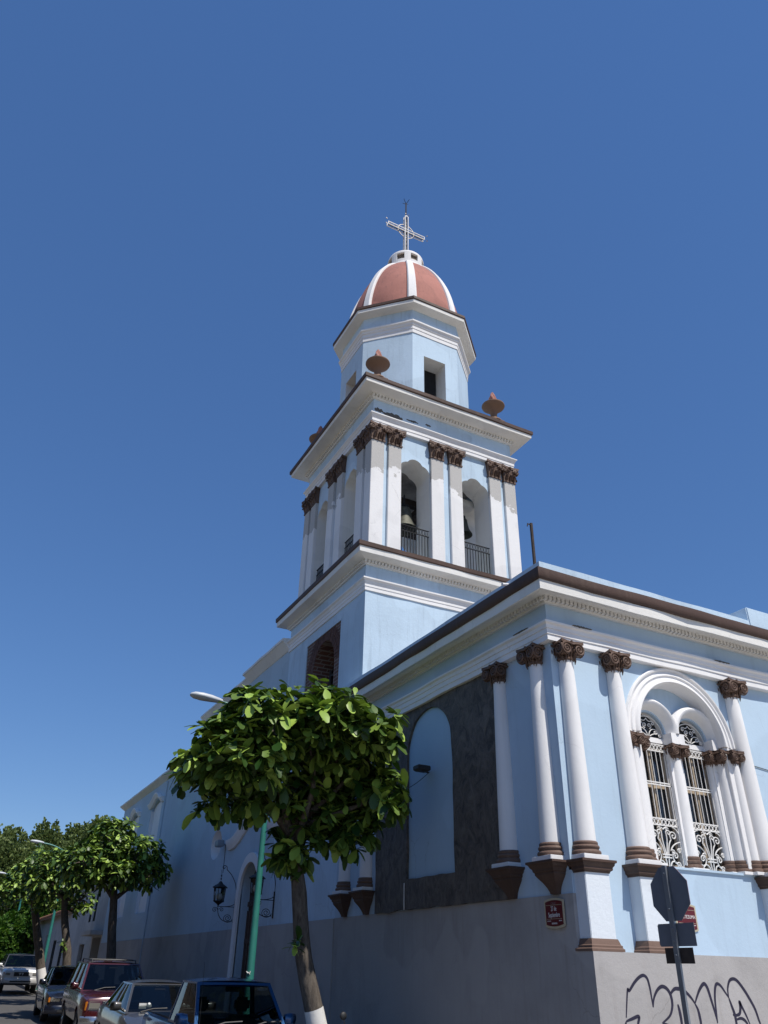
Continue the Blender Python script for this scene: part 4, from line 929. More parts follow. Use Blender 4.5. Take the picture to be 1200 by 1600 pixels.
# ---- street name plaques
def plaque(name, label, o, ux, words):
    """o centre; ux unit vector along the text; plaque lies on the wall"""
    t = thing(name, label, 'street sign', o); ux = Vector(ux); uz = Vector((0, 0, 1)); nn = ux.cross(uz); o = Vector(o)   # nn points out of the wall
    def outline(w_, h_, bow): 
        top = [(w_ * (1 - 2 * i / 12), h_ + bow * (1 - (1 - 2 * i / 12) ** 2)) for i in range(13)]; return top + [(-x, -z) for x, z in top]
    for nm, w_, h_, bow, d0, d1, m in (('frame', .205, .155, .03, 0, .012, CREAM), ('panel', .178, .135, .022, .0, .016, MAROON)):
        b = B(); q = outline(w_, h_, bow); n = len(q)
        v = [o + ux * x + uz * z + nn * d for d in (d0, d1) for x, z in q]
        b.add(v, [tuple(range(n))[::-1], tuple(range(n, 2 * n))] + [(i, (i + 1) % n, n + (i + 1) % n, n + i) for i in range(n)]); b.build(nm, m, t, 30)
    rot = Matrix((ux, uz, nn)).transposed()
    for s, size, dz, sx, mat in words: text(s, size, mat, t, o + uz * dz + nn * .0185, rot, 'lettering', .001, 'CENTER', sx)
    b = B()
    for dz in (.098, -.068):
        v = [o + ux * x + uz * (dz + e) + nn * .0175 for x, e in ((-.165, -.002), (.165, -.002), (.165, .002), (-.165, .002))]; b.add(v, [(0, 1, 2, 3)])
    b.build('rule', CREAM, t, 0, fix=False)
    b = B()                                                     # the small print, too worn to read: thin dashes
    for x0, n, dz in ((-.155, 5, -.092), (.095, 4, -.092), (-.06, 7, -.122)):
        for k in range(n):
            hh = .010 if dz < -.1 else .006
            v = [o + ux * (x0 + k * .0165 + e) + uz * (dz + f) + nn * .0175 for e, f in ((0, -hh), (.011, -hh), (.012, hh * (1 - .4 * (k % 2))), (.002, hh))]; b.add(v, [(0, 1, 2, 3)])
    b.build('small_print', LETTER, t, 0, fix=False)
    return t
DIM = simple('faded_lettering', (.25, .16, .16), .5)
plaque('street_plaque', 'maroon street name plaque reading 27 de Septiembre on the shaded grey dado', (-.034, .375, 2.735), (0, -1, 0), (('CALLE', .04, .118, .9, DIM), ('27 de', .085, .052, .62, LETTER), ('Septiembre', .085, -.022, .62, LETTER)))
plaque('street_plaque', 'red street name plaque on the lit blue wall behind the stop sign', (1.985, -.004, 2.75), (1, 0, 0), (('CALLE', .04, .118, .9, DIM), ('MOCTEZUMA', .062, .01, .85, LETTER)))

# ---- stop sign seen from behind
K = .818; SX, SY = -.535, -2.2
def ZK(z): return 2 + (z - 2) * K
t = thing('stop_sign', 'octagonal stop sign seen from behind on a steel post', 'stop sign', (SX, SY, .24))
b = B()
b.add([], []); b.box(SX - .026, SX + .005, SY - .02, SY + .02, .1, ZK(3.30)); b.box(SX - .031, SX - .024, SY - .03, SY + .03, .1, ZK(3.29)); b.build('post', STEEL, t, 0)
def plate(name, poly, x0, x1, mat): 
    b = B(); b.prism([(SY + y * K, ZK(z)) for y, z in poly], 'x', x0, x1); return b.build(name, mat, t, 0)
ro = .32 / math.cos(R(22.5)); zc = 2.965
oc8 = [(ro * math.cos(R(22.5 + 45 * k)), zc + ro * math.sin(R(22.5 + 45 * k))) for k in range(8)]
sp = plate('octagon_plate', oc8, SX + .010, SX + .014, SIGNBACK)
RED = simple('sign_red', (.42, .02, .025), .4); b = B(); b.prism([(SY + y * K, ZK(z)) for y, z in oc8], 'x', SX + .0142, SX + .016); b.build('sign_face', RED, sp, 0)
text('ALTO', .165, LETTER, sp, (SX + .018, SY, ZK(zc)), Matrix(((0, 0, 1), (1, 0, 0), (0, 1, 0))), 'lettering', .0008)
plate('supplementary_plate', [(-.31, 2.36), (.29, 2.36), (.31, 2.38), (.31, 2.60), (.29, 2.62), (-.31, 2.62)], SX + .017, SX + .021, SIGNBACK)
plate('lower_plate', [(-.24, 2.17), (.23, 2.17), (.23, 2.345), (-.24, 2.345)], SX + .010, SX + .014, RUSTY)
for z in (3.2, 2.78, 2.56, 2.42, 2.26):
    b = B(); b.lathe([(.001, -.012), (.011, -.01), (.011, 0)], (SX - .031, SY, ZK(z)), 6, axis='x'); b.build('bolt', STEEL, t, 0)

# ---- street lamps
def lamp(x, y, H, armx, label, r=.085):
    g0 = gz(y) + .14; t = thing('street_lamp', label, 'street lamp', (x, y, g0), 'turquoise street lamps along the pavement')
    b = B(); b.tube([(x, y, g0 - .1), (x, y, g0 + H * .35), (x, y, g0 + H * .36), (x, y, g0 + H - .3)], [r, r * .92, r * .86, r * .6], 14); b.lathe([(r * 2, 0), (r * 2, .02), (r * 1.2, .03), (r * 1.2, .25), (r, .3)], (x, y, g0), 14); b.build('pole', TURQ, t, 40)
    b = B(); b.tube([(x, y, g0 + H - .32)] + [(x + armx * (q / 8), y, g0 + H - .3 + .38 * math.sin(q / 8 * 1.5)) for q in range(9)], r * .42, 8); b.build('arm', TURQ, t, 40)
    z = g0 + H + .10; x1 = x + armx; s = -1 if armx < 0 else 1; b = B(); rows = []
    for u, hw, up, dn in ((0, .05, .04, .04), (.08, .08, .06, .05), (.25, .12, .085, .06), (.45, .15, .09, .07), (.62, .13, .075, .06), (.70, .07, .04, .03), (.72, .02, .0, .0)):
        rows.append([(x1 + s * u, y + hw * math.cos(a), z + .06 * u + (up if math.sin(a) > 0 else dn) * math.sin(a)) for a in [2 * math.pi * k / 14 for k in range(14)]])
    b.grid(rows, True); b.f += [tuple(range(14)), tuple(range(14 * 6, 14 * 7))]; b.build('lamp_head', LAMPH, t, 50)
    return t
t = lamp(-1.88, 7.25, 6.47, -1.2, 'tall turquoise street lamp pole in front of the church door', .077)
b = B()                                                         # a smear of white paint low on the pole
pl = [(-.09, .03), (-.07, -.02), (-.03, .01), (.0, -.005), (.04, .012), (.09, .02)]
b.tube([(-1.88 - .079 * math.sin(math.pi * .5 * (.6 + u * 4)) , 7.25 - .079 * math.cos(math.pi * .5 * (.6 + u * 4)), 1.95 + v) for u, v in pl], .01, 5); b.build('paint_mark', LETTER, t)
lamp(-1.7, 40.2, 6.75, -1.3, 'distant turquoise street lamp between the far pavement trees'); lamp(-1.7, 62, 6.6, -1.5, 'farthest turquoise street lamp at the left edge of the photo')

# ================================================================== HOUSES FURTHER ALONG
def house(name, label, y0, y1, zt, holes, mat, x0=0.0):
    t = thing(name, label, 'house', (3, (y0 + y1) / 2, 0)); b = B(); b.box(x0, 8, y0, y1, -.3, zt); wl = b.build('wall', mat, t, 0)
    cut(wl, [B().box(x0 - .3, x0 + d, a, c, z0, z1) for a, c, z0, z1, d, k in holes])
    for a, c, z0, z1, d, k in holes:
        b = B(); b.box(x0 + d - .06, x0 + d - .02, a - .01, c + .01, z0 - .01, z1 + .01); w_ = b.build('door' if k == 'd' else 'window', WOODD if k == 'd' else WGLASS, t, 0)
        if k == 'w':
            b = B()
            for i in range(5): y = a + (c - a) * i / 4; b.box(x0 + .02, x0 + .05, y - .015, y + .015, z0, z1)
            for z in (z0 + .02, (z0 + z1) / 2, z1 - .02): b.box(x0 + .025, x0 + .045, a, c, z - .015, z + .015)
            b.build('window_bars', IRON, w_, 0)
    return t
t = house('white_house', 'grey white house with a dark garage opening next to the church nave', 34.52, 46, 5.7, [(34.9, 37.2, .5, 3.25, 1.6, 'd'), (39.4, 41.0, .6, 3.0, .25, 'd'), (37.6, 38.3, 4.0, 5.3, .2, 'w'), (38.9, 39.6, 4.0, 5.3, .2, 'w')], HOUSEW, .02)
b = B(); b.box(-.55, .03, 34.6, 37.6, 3.3, 3.5); b.box(-.12, .03, 34.53, 46, 5.6, 5.78); b.build('canopy', HOUSEW, t, 0, bev=.02)
t = house('tiled_house', 'low white house with clay tile eaves at the far end of the street', 46.02, 62, 4.9, [(47.2, 48.4, 1.7, 3.3, .2, 'w'), (50.6, 52.0, 1.7, 3.4, .2, 'w'), (54.5, 56.3, 1.5, 3.8, .25, 'd'), (58.5, 59.8, 1.8, 3.4, .2, 'w')], HOUSEW, .02)
b = B()
for k in range(80):
    y = 46.1 + k * .2; b.tube([(-.45, y, 4.88), (.6, y, 5.18), (3.5, y, 6.0)], .085, 6)
rf = b.build('roof', TILE, t, 40); b = B(); b.prism([(-.40, 4.80), (3.6, 5.95), (8, 4.9), (8, 4.85), (3.6, 5.85), (-.40, 4.72)], 'y', 46.03, 62); b.build('roof_deck', TILE, rf, 0)

# ================================================================== TREES
def leaf_template(n=4, cup=.12, wide=.5):
    """obovate leaf along +x, unit length, drooping, folded along its midrib"""
    L_ = []
    for i in range(n + 1):
        t = i / n; hw = .5 * wide * (math.sin(math.pi * min(1, t * .92 + .03) ** 1.35) ** .8) if 0 < t < 1 else (.03 if t == 0 else .10)
        z = -.22 * t * t; L_.append([(t, -hw, z + cup * hw), (t, 0, z - .01), (t, hw, z + cup * hw)])
    v = [p for r in L_ for p in r]; f = []
    for i in range(n):
        for k in (0, 1): f.append((3 * i + k, 3 * i + k + 1, 3 * i + 3 + k + 1, 3 * i + 3 + k))
    return v, f
LV, LF = leaf_template()
def frame_to(d, roll):
    d = d.normalized(); u = d.cross(Vector((0, 0, 1))); u = u.normalized() if u.length > 1e-4 else Vector((1, 0, 0)); n = u.cross(d)
    u2 = u * math.cos(roll) + n * math.sin(roll); n2 = d.cross(u2) * -1
    return d, u2, n2
def add_leaf(V, F, p, d, size, roll, rnd):
    a, u, n = frame_to(d, roll); o = len(V); s = size; wv = rnd.uniform(.85, 1.15); dr = rnd.uniform(.5, 1.6)
    for x, y, z in LV:
        q = p + a * (x * s) + u * (y * s * wv) + n * (z * s * dr); V.append((q.x, q.y, q.z))
    F.extend(tuple(i + o for i in f) for f in LF)
def rosette(V, F, p, axis, rnd, size, k=None):
    k = k or rnd.randint(6, 9); ax = axis.normalized(); e1 = ax.orthogonal().normalized(); e2 = ax.cross(e1); ph = rnd.uniform(0, 6.3)
    for i in range(k):
        a = ph + 2.4 * i; el = rnd.uniform(-.25, .65)
        d = (e1 * math.cos(a) + e2 * math.sin(a)) * math.cos(el) + ax * math.sin(el) + Vector((0, 0, -.12))
        add_leaf(V, F, p + ax * rnd.uniform(-.05, .06), d, size * rnd.uniform(.5, 1.35), rnd.uniform(-.5, .5), rnd)
def make_almond(label, base, top, lobes, dens, seed, leaf=.26, r0=.15, lime=None, extra=(), group='almond trees along the pavement', lean=0.0):
    """lobes: (centre, radii) ellipsoids that together give the crown its outline"""
    rnd = random.Random(seed); g0 = base[2]
    t = thing('almond_tree', label, 'tree', base, group)
    P0, P1 = Vector(base), Vector(top); b = B(); pts = []; rad = []
    for i in range(13):
        s = i / 12; q = P0.lerp(P1, s) + Vector((.06 * noise.noise((seed, s * 3, 0)), .06 * noise.noise((seed, s * 3, 5)), 0)) * (1 if 0 < i else 0)
        q.x += lean * math.sin(s * math.pi) ; pts.append(q); rad.append(r0 * (1.18 - .42 * s + (.28 if i == 0 else 0) + .10 * noise.noise((seed, s * 9, 2))))
    b.tube(pts, rad, 12)
    # limbs to every lobe, branching once
    tips = []
    for c, rr in lobes:
        c = Vector(c); st = pts[-1 if rnd.random() < .7 else -2]; md = st.lerp(c, .5) + Vector((rnd.uniform(-.15, .15), rnd.uniform(-.15, .15), -.1 + rnd.uniform(0, .2)))
        b.tube([st, st.lerp(md, .5) + Vector((0, 0, .03)), md, c], [r0 * .55, r0 * .42, r0 * .32, r0 * .15], 7)
        for k in range(5):
            e = Vector((rnd.uniform(-1, 1) * rr[0], rnd.uniform(-1, 1) * rr[1], rnd.uniform(-.4, .9) * rr[2])) * .75
            b.tube([md.lerp(c, rnd.uniform(.2, 1)), c + e * .5 + Vector((0, 0, .04)), c + e], [r0 * .2, r0 * .13, r0 * .07], 5)
    tr = b.build('trunk', BARK, t, 60)
    if lime:
        b = B(); n = 0
        lz = lime; q = [i for i in range(13) if pts[i].z < g0 + lz]; m = q[-1]
        f = (g0 + lz - pts[m].z) / max(1e-6, pts[m + 1].z - pts[m].z); e = pts[m].lerp(pts[m + 1], f)
        b.tube(pts[:m + 1] + [e], [x * 1.025 + .003 for x in rad[:m + 1]] + [rad[m] * (1 - f) * 1.02 + rad[m + 1] * f * 1.02 + .003], 12, False); b.build('limewash_band', LIME, t, 60)
    V, F = [], []
    for c, rr in lobes:
        c = Vector(c); n = int(dens * (rr[0] * rr[1] * rr[2]) ** (2 / 3))
        for k in range(n):
            while True:
                d = Vector((rnd.gauss(0, 1), rnd.gauss(0, 1), rnd.gauss(0, 1)))
                if d.length > .1: break
            d.normalize(); f = rnd.uniform(.55, 1.0) ** .6
            f *= 1 + .34 * noise.noise(c * .7 + d * 2.4 + Vector((seed, 0, 0)))
            p = c + Vector((d.x * rr[0], d.y * rr[1], d.z * rr[2])) * f
            if noise.noise(p * 1.9 + Vector((seed * 2.3, 0, 0))) < -.21: continue      # gaps between the clumps
            ax = Vector((d.x * .7, d.y * .7, d.z * .5 + .55)) + Vector((rnd.uniform(-.3, .3), rnd.uniform(-.3, .3), 0))
            rosette(V, F, p, ax, rnd, leaf)
    for p, n, s in extra:
        for k in range(n): rosette(V, F, Vector(p) + Vector((rnd.uniform(-s, s), rnd.uniform(-s, s), rnd.uniform(-s, s))), Vector((rnd.uniform(-1, 1), rnd.uniform(-1, 0.2), .5)), rnd, leaf * .85, 5)
    b = B(); b.v = V; b.f = F; b.build('crown', LEAF, t, 180, fix=False)
    return t
g1 = gz(4.2) + .14
make_almond('large leafy almond tree with a leaning trunk in front of the dark stone panel', (-1.55, 4.2, g1), (-2.45, 4.25, 4.0),
    [((-3.77, 3.5, 4.98), (0.85, 1.09, 0.47)), ((-3.31, 3.5, 5.56), (0.9, 1.19, 0.47)), ((-2.48, 3.4, 5.73), (0.95, 1.28, 0.5)), ((-1.88, 3.5, 5.5), (0.76, 1.23, 0.5)), ((-1.42, 3.6, 5.18), (0.47, 1.04, 0.47)), ((-3.72, 4.2, 4.64), (0.85, 0.71, 0.47)), ((-2.57, 4.3, 4.77), (1.14, 0.71, 0.5)), ((-1.79, 4.3, 4.34), (0.71, 0.66, 0.53)), ((-1.12, 3.5, 4.62), (0.42, 0.75, 0.34)), ((-1.33, 4.2, 4.17), (0.43, 0.57, 0.39)), ((-2.34, 4.3, 3.87), (0.43, 0.47, 0.41))],
    300, 11, .25, .14, 1.15, [((-2.35, 4.15, 3.45), 7, .16), ((-2.3, 4.0, 2.35), 3, .07)], lean=-.02)
g2 = gz(21.6) + .14
make_almond('leafy almond tree with a dark straight trunk against the blotched nave wall', (-1.6, 21.6, g2), (-2.1, 21.7, 4.3),
    [((-3.25, 21.6, 5.05), (.85, 1.6, .6)), ((-2.4, 22, 5.85), (.85, 1.6, .75)), ((-1.5, 22, 5.45), (.95, 1.7, .62)), ((-1.0, 21.4, 4.85), (.5, 1.2, .5)), ((-2.3, 21.2, 4.75), (1.0, 1.7, .42))],
    210, 23, .235, .16, None)
g3 = gz(29.5) + .14
make_almond('bushy almond tree with a curved trunk between two other pavement trees', (-1.75, 29.5, g3), (-2.65, 29.6, 4.4),
    [((-3.7, 29.5, 5.6), (.95, 1.6, .75)), ((-2.6, 29.9, 5.6), (1.0, 1.7, .75)), ((-1.9, 29.5, 4.4), (.5, .8, .55)), ((-3.3, 29.2, 4.9), (1.1, 1.6, .45))],
    150, 37, .24, .17, .8, [((-2.3, 29.3, 2.75), 4, .12)])
g4 = gz(36.5) + .14
make_almond('almond tree with a white limewashed base nearest the white jeep', (-1.85, 36.5, g4), (-3.2, 36.6, 4.7),
    [((-4.6, 35.4, 4.85), (1.2, 1.2, .6)), ((-3.4, 35.7, 5.7), (1.25, 1.3, .7)), ((-2.7, 35.4, 4.9), (.9, 1.2, .55)), ((-3.8, 35.2, 5.15), (1.3, 1.2, .6))],
    120, 51, .26, .2, 1.0, [])

def make_bushy(name, label, cat, base, H, lobes, n, seed, mat, lsz, group, trunk=.3):
    rnd = random.Random(seed); t = thing(name, label, cat, base, group); bx = Vector(base)
    b = B(); topz = max(c[2] for c, r in lobes); tp = Vector((bx.x + rnd.uniform(-.4, .4), bx.y, bx.z + H * .45)); b.tube([bx, bx.lerp(tp, .5) + Vector((.1, 0, 0)), tp], [trunk * 1.3, trunk, trunk * .75], 10)
    for c, rr in lobes: b.tube([tp, tp.lerp(Vector(c), .5) + Vector((0, 0, -.2)), Vector(c)], [trunk * .5, trunk * .33, trunk * .12], 6)
    b.build('trunk', BARK, t, 60); V, F = [], []
    tot = sum((r[0] * r[1] * r[2]) ** (2 / 3) for c, r in lobes)
    for c, rr in lobes:
        c = Vector(c); m = int(n * (rr[0] * rr[1] * rr[2]) ** (2 / 3) / tot)
        for k in range(m):
            d = Vector((rnd.gauss(0, 1), rnd.gauss(0, 1), rnd.gauss(0, 1))).normalized(); f = rnd.uniform(.35, 1) ** .45
            nz = noise.noise(c * .6 + d * 2.6 + Vector((seed * 1.7, 0, 0))); f *= 1 + .4 * nz
            p = c + Vector((d.x * rr[0], d.y * rr[1], d.z * rr[2])) * f
            # a small spray of two crossed leaf faces
            a, u, nn = frame_to(d + Vector((rnd.uniform(-.9, .9), rnd.uniform(-.9, .9), rnd.uniform(-.5, .9))), rnd.uniform(-1.5, 1.5)); s = lsz * rnd.uniform(.6, 1.3); o = len(V)
            for q in range(2):
                uu = u if q == 0 else nn
                for x, y in ((0, -.12), (.55, -.42), (1, 0), (.55, .42), (0, .12)): e = p + a * x * s + uu * y * s + nn * (-.1 * x * x * s if q == 0 else 0); V.append((e.x, e.y, e.z))
                F.append(tuple(o + q * 5 + i for i in range(5)))
    b = B(); b.v = V; b.f = F; b.build('crown', mat, t, 0, fix=False); return t
def lobes_of(cx, cy, cz, wx, wz, n, rnd): return [((cx + rnd.uniform(-1, 1) * wx * .62, cy + rnd.uniform(-1, 1) * 2.0, cz + rnd.uniform(-1, .95) * wz * .62), (wx * rnd.uniform(.32, .52), wx * rnd.uniform(.32, .5), wz * rnd.uniform(.28, .45))) for k in range(n)]
rl = random.Random(5)
BT = [(-6.4, 80, 8.7, 4.3, 6.2, 'dark leafy tree with open gaps at the left end of the street'), (-1.6, 82, 9.5, 4.4, 6.2, 'tallest round topped dark tree behind the far street lamp'),
      (2.9, 84, 9.2, 4.0, 6.4, 'dark tree rising above the bushy pavement trees'), (7.0, 82, 9.3, 4.0, 6.4, 'dark tree behind the top of the second pavement tree'), (11.0, 84, 9.4, 4.0, 6.2, 'dark tree whose edge meets the end of the nave wall')]
for i, (x, y, z, wx, wz, lb_) in enumerate(BT):
    make_bushy('dark_tree', lb_, 'tree', (x, y, gz(y) - .05), z, lobes_of(x, y, z, wx, wz, 14, rl), 26000, 100 + i, LEAF_FAR, .30, 'tall dark trees at the end of the street', .35)
BH = [(-6.4, 57, 3.2, 2.4, 3.0, 'broad sunlit green hedge tree behind the white jeep'), (-3.1, 60, 2.9, 2.0, 2.9, 'green hedge tree beside the tiled house'), (-.2, 68, 4.2, 2.4, 3.4, 'green hedge tree closing the far end of the street'), (-3.6, 69, 4.6, 2.6, 3.6, 'tall green hedge tree behind the parked row at the street end')]
for i, (x, y, z, wx, wz, lb_) in enumerate(BH):
    make_bushy('hedge_tree', lb_, 'tree', (x, y, gz(y) - .05), z, lobes_of(x, y, z + .1, wx, wz, 16, rl) + [((x + q * wx * .5, y, z - 2.2), (wx * .5, 1.2, 1.1)) for q in (-1, 0, 1)], 16000, 140 + i, LEAF_HEDGE, .26, 'green hedge trees at the end of the street', .18)

# ================================================================== ACROSS THE STREET (unseen trees and house, added to keep skylight off the shaded facade)
for i, (y, z, wd, lb_) in enumerate([(6.5, 6.0, 2.1, 'unseen spreading tree added to block skylight across from the twin windowed chapel'), (14.5, 6.4, 2.2, 'unseen spreading tree added to block skylight across from the church door'), (22, 6.6, 2.2, 'unseen spreading tree added to block skylight across from the nave niches')]):
    make_bushy('sky_blocker_tree', lb_, 'tree', (-10.6, y, gz(y) + .14), z, lobes_of(-10.6, y, z, wd, 2.2, 10, rl), 7000, 170 + i, LEAF_FAR, .36, 'unseen trees added across the street to block skylight', .22)
t = house('sky_blocker_house', 'unseen long two storey ochre house added across the street to block skylight', -3, 50, 7.2, [(a, a + 1.3, 1.2, 3.2, .2, 'w') for a in range(0, 46, 6)] + [(a + 3, a + 4.2, .3, 2.8, .2, 'd') for a in range(0, 46, 12)] + [(a, a + 1.2, 4.6, 6.2, .2, 'w') for a in range(0, 46, 6)], stucco('ochre_wall', (.24, .17, .10)), 0.0)
t.location = (-12 - 3, 23.5, 0); t.rotation_euler = (0, 0, math.pi)  # out of view, added to darken the church side wall

# ================================================================== VEHICLES
def lerp2(a, b_, t): return Vector(a).lerp(Vector(b_), t)
def vehicle(name, label, cat, spec, loc, rz=0.0, group='vehicles parked along the kerb'):
    """front of the vehicle looks towards -y at y=0, width along x, built at the origin then moved"""
    S = spec; t = thing(name, label, cat, (0, 0, 0), group); Wd = S['w'] / 2; Ln = S['l']; paint = S['paint']
    rows = []
    for (y, zl, zt, hw, cr) in S['body']:              # cr: crown of the hood or boot above its shoulder
        zm = zl + (zt - zl) * .52
        half = [(0, zl), (hw * .80, zl), (hw * .95, zl + .06), (hw, zm - .06), (hw, zm + .02), (hw * .985, zt - .09), (hw * .95, zt - .03), (hw * .88, zt), (hw * .5, zt + cr * .8), (0, zt + cr)]
        rows.append([(x, y, z) for x, z in half] + [(-x, y, z) for x, z in half[-2:0:-1]])
    b = B(); b.grid(rows, True); m = len(rows[0]); b.f += [tuple(range(m))[::-1], tuple(range((len(rows) - 1) * m, len(rows) * m))]
    body = b.build('body', paint, t, 32)
    R_ = S['wheel']; ax = S['axles']
    cut(body, [B().lathe([(R_ * 1.13, -Wd - .2), (R_ * 1.13, -Wd + .27)], (0, y, R_), 28, axis='x') for y in ax] + [B().lathe([(R_ * 1.13, Wd - .27), (R_ * 1.13, Wd + .2)], (0, y, R_), 28, axis='x') for y in ax])
    body.data.polygons.foreach_set('use_smooth', [True] * len(body.data.polygons)); body.data.set_sharp_from_angle(angle=R(32))
    # cabin: framed faces with glass set in them
    g = S['cab']; zb, zr, wb, wr = g['belt'], g['roof'], g['wb'], g['wr']; yf0, yf1, yr1, yr0 = g['y']
    fr = B(); glass = {}
    def quad(nm, q, mg, parts=1):
        q = [Vector(p) for p in q]                       # bl br tr tl
        for k in range(parts):
            a0, a1 = k / parts, (k + 1) / parts
            c = [q[0].lerp(q[1], a0), q[0].lerp(q[1], a1), q[3].lerp(q[2], a1), q[3].lerp(q[2], a0)]
            cen = sum(c, Vector()) / 4; nrm = (c[1] - c[0]).cross(c[3] - c[0]).normalized()
            inn = []
            for i in range(4):
                e1 = (c[(i + 1) % 4] - c[i]).normalized(); e2 = (c[i - 1] - c[i]).normalized(); inn.append(c[i] + (e1 + e2) * mg)
            th = nrm * -.03
            vs = c + inn + [p + th for p in inn]; fr.add(vs, [(i, (i + 1) % 4, 4 + (i + 1) % 4, 4 + i) for i in range(4)] + [(4 + i, 4 + (i + 1) % 4, 8 + (i + 1) % 4, 8 + i) for i in range(4)])
            gl = [p - nrm * .012 for p in inn]; gb = B(); gr = []
            for j in range(5): gr.append([gl[0].lerp(gl[1], i / 6).lerp(gl[3].lerp(gl[2], i / 6), j / 4) + nrm * .02 * math.sin(math.pi * i / 6) for i in range(7)])
            gb.grid(gr); gb.build(nm, CARGLASS, t, 180, fix=False)
    F0, F1, R1, R0 = (yf0, zb), (yf1, zr), (yr1, zr), (yr0, zb); mid = g.get('mid', [])
    quad('windscreen', [(-wb, *F0), (wb, *F0), (wr, *F1), (-wr, *F1)], g.get('mg', .045))
    quad('rear_window', [(wb, *R0), (-wb, *R0), (-wr, *R1), (wr, *R1)], .05)
    for s in (1, -1):
        ys0 = [yf0] + mid + [yr0]; ys1 = [yf1] + [max(yf1, min(yr1, y + (.04 if y < (yf0 + yr0) / 2 else -.02))) for y in mid] + [yr1]
        for k in range(len(ys0) - 1):
            q = [(s * wb, ys0[k], zb), (s * wb, ys0[k + 1], zb), (s * wr, ys1[k + 1], zr), (s * wr, ys1[k], zr)]
            if s < 0: q = [q[1], q[0], q[3], q[2]]
            quad('side_window', q, .035)
    rr = []
    for i in range(9):
        y = yf1 + (yr1 - yf1) * i / 8; k = .035 * math.sin(math.pi * i / 8); rr.append([(x * wr, y, zr + (k + .025) * (1 - x * x) ** .7 * (1 if abs(x) < 1 else 0)) for x in [-1 + 2 * j / 10 for j in range(11)]])
    fr.grid(rr); fr.build('cabin_frame', S.get('roofpaint', paint), t, 35, fix=True)
    b = B(); b.box(-wb + .08, wb - .08, yf0 + .03, yf0 + .42, zb - .12, zb + .02); b.build('dashboard', PLASTIC, t, 0, bev=.03)
    b = B()
    for s in (-1, 1):
        cx = s * wb * .48; yy = yf1 + .50; b.box(cx - .24, cx + .24, yy - .5, yy, zb - .55, zb - .4); b.box(cx - .24, cx + .24, yy, yy + .14, zb - .5, zb + .12); b.box(cx - .13, cx + .13, yy + .03, yy + .12, zb + .16, zb + .36)
    b.build('seat', SEAT, t, 0, bev=.04)
    b = B(); cx = wb * .48; b.tube([(cx + .18 * math.cos(a), yf0 + .52 + .06 * math.sin(a), zb - .02 + .17 * math.sin(a)) for a in [2 * math.pi * k / 20 for k in range(21)]], .016, 6, False); b.tube([(cx, yf0 + .35, zb - .1), (cx, yf0 + .52, zb - .02)], .02, 6); b.build('steering_wheel', PLASTIC, t)
    b = B(); b.box(-.11, .11, yf1 + .06, yf1 + .09, zr - .13, zr - .06); b.tube([(0, yf1 + .05, zr - .02), (0, yf1 + .07, zr - .08)], .01, 5); b.build('rear_view_mirror', PLASTIC, t, 0, bev=.01)
    for s in (-1, 1):
        b = B(); mz = zb + .09; my = yf0 + S.get('mirror_y', .28); x0 = s * (wb + .03); x1 = s * (Wd + .15); b.tube([(s * wb * .97, my, zb + .03), (x0 + s * .05, my, mz)], .025, 6)
        rows2 = []
        for u, h_ in ((0, .04), (.03, .07), (.5, .085), (.97, .075), (1, .04)):
            x = x0 + s * .02 + (x1 - x0) * u; rows2.append([(x, my + .055 * math.cos(a), mz + .02 + h_ * math.sin(a)) for a in [2 * math.pi * k / 10 for k in range(10)]])
        b.grid(rows2, True); b.f += [tuple(range(10)), tuple(range(40, 50))]; b.build('side_mirror', S.get('mirror', paint), t, 50)
    for y in ax:
        for s in (-1, 1):
            b = B(); c = (s * (Wd - .12), y, R_)
            b.lathe([(R_ * .6, -.1), (R_ * .93, -.1), (R_, -.075), (R_, .075), (R_ * .93, .1), (R_ * .6, .1)], c, 28, axis='x', caps=False); wh = b.build('wheel', RUBBER, t, 40)
            b = B(); b.lathe([(R_ * .62, -.09), (R_ * .62, .09)], c, 24, axis='x', caps=False); b.lathe([(.01, .05), (R_ * .2, .055), (R_ * .2, .0)], (c[0], c[1], c[2]), 12, axis='x') if s > 0 else b.lathe([(.01, -.05), (R_ * .2, -.055), (R_ * .2, .0)], c, 12, axis='x')
            for k in range(6):
                a = k * math.pi / 3; d = Vector((0, math.cos(a), math.sin(a))); b.tube([Vector(c) + Vector((s * .04, 0, 0)) + d * R_ * .12, Vector(c) + Vector((s * .06, 0, 0)) + d * R_ * .62], [.05, .035], 6)
            b.build('rim', S.get('rim', CHROME), wh, 40)
    for part in S.get('front', []): part(t, Wd)
    b = B(); b.box(-Wd * .93, Wd * .93, Ln - .06, Ln + .06, S['body'][-1][1] + .08, S['body'][-1][1] + .28); b.build('rear_bumper', S.get('bumper', PLASTIC), t, 0, bev=.03)
    for s in (-1, 1):
        b = B(); q = S['body'][-1][3] - .10; b.box(s * q - .08, s * q + .08, Ln - .03, Ln + .012, .62, .84); b.build('tail_light', AMBER if False else MATS['sign_red'], t, 0, bev=.015)
    t.location = (loc[0], loc[1], gz(loc[1] + 2) + .0); t.rotation_euler = (math.atan(GS), 0, rz); return t
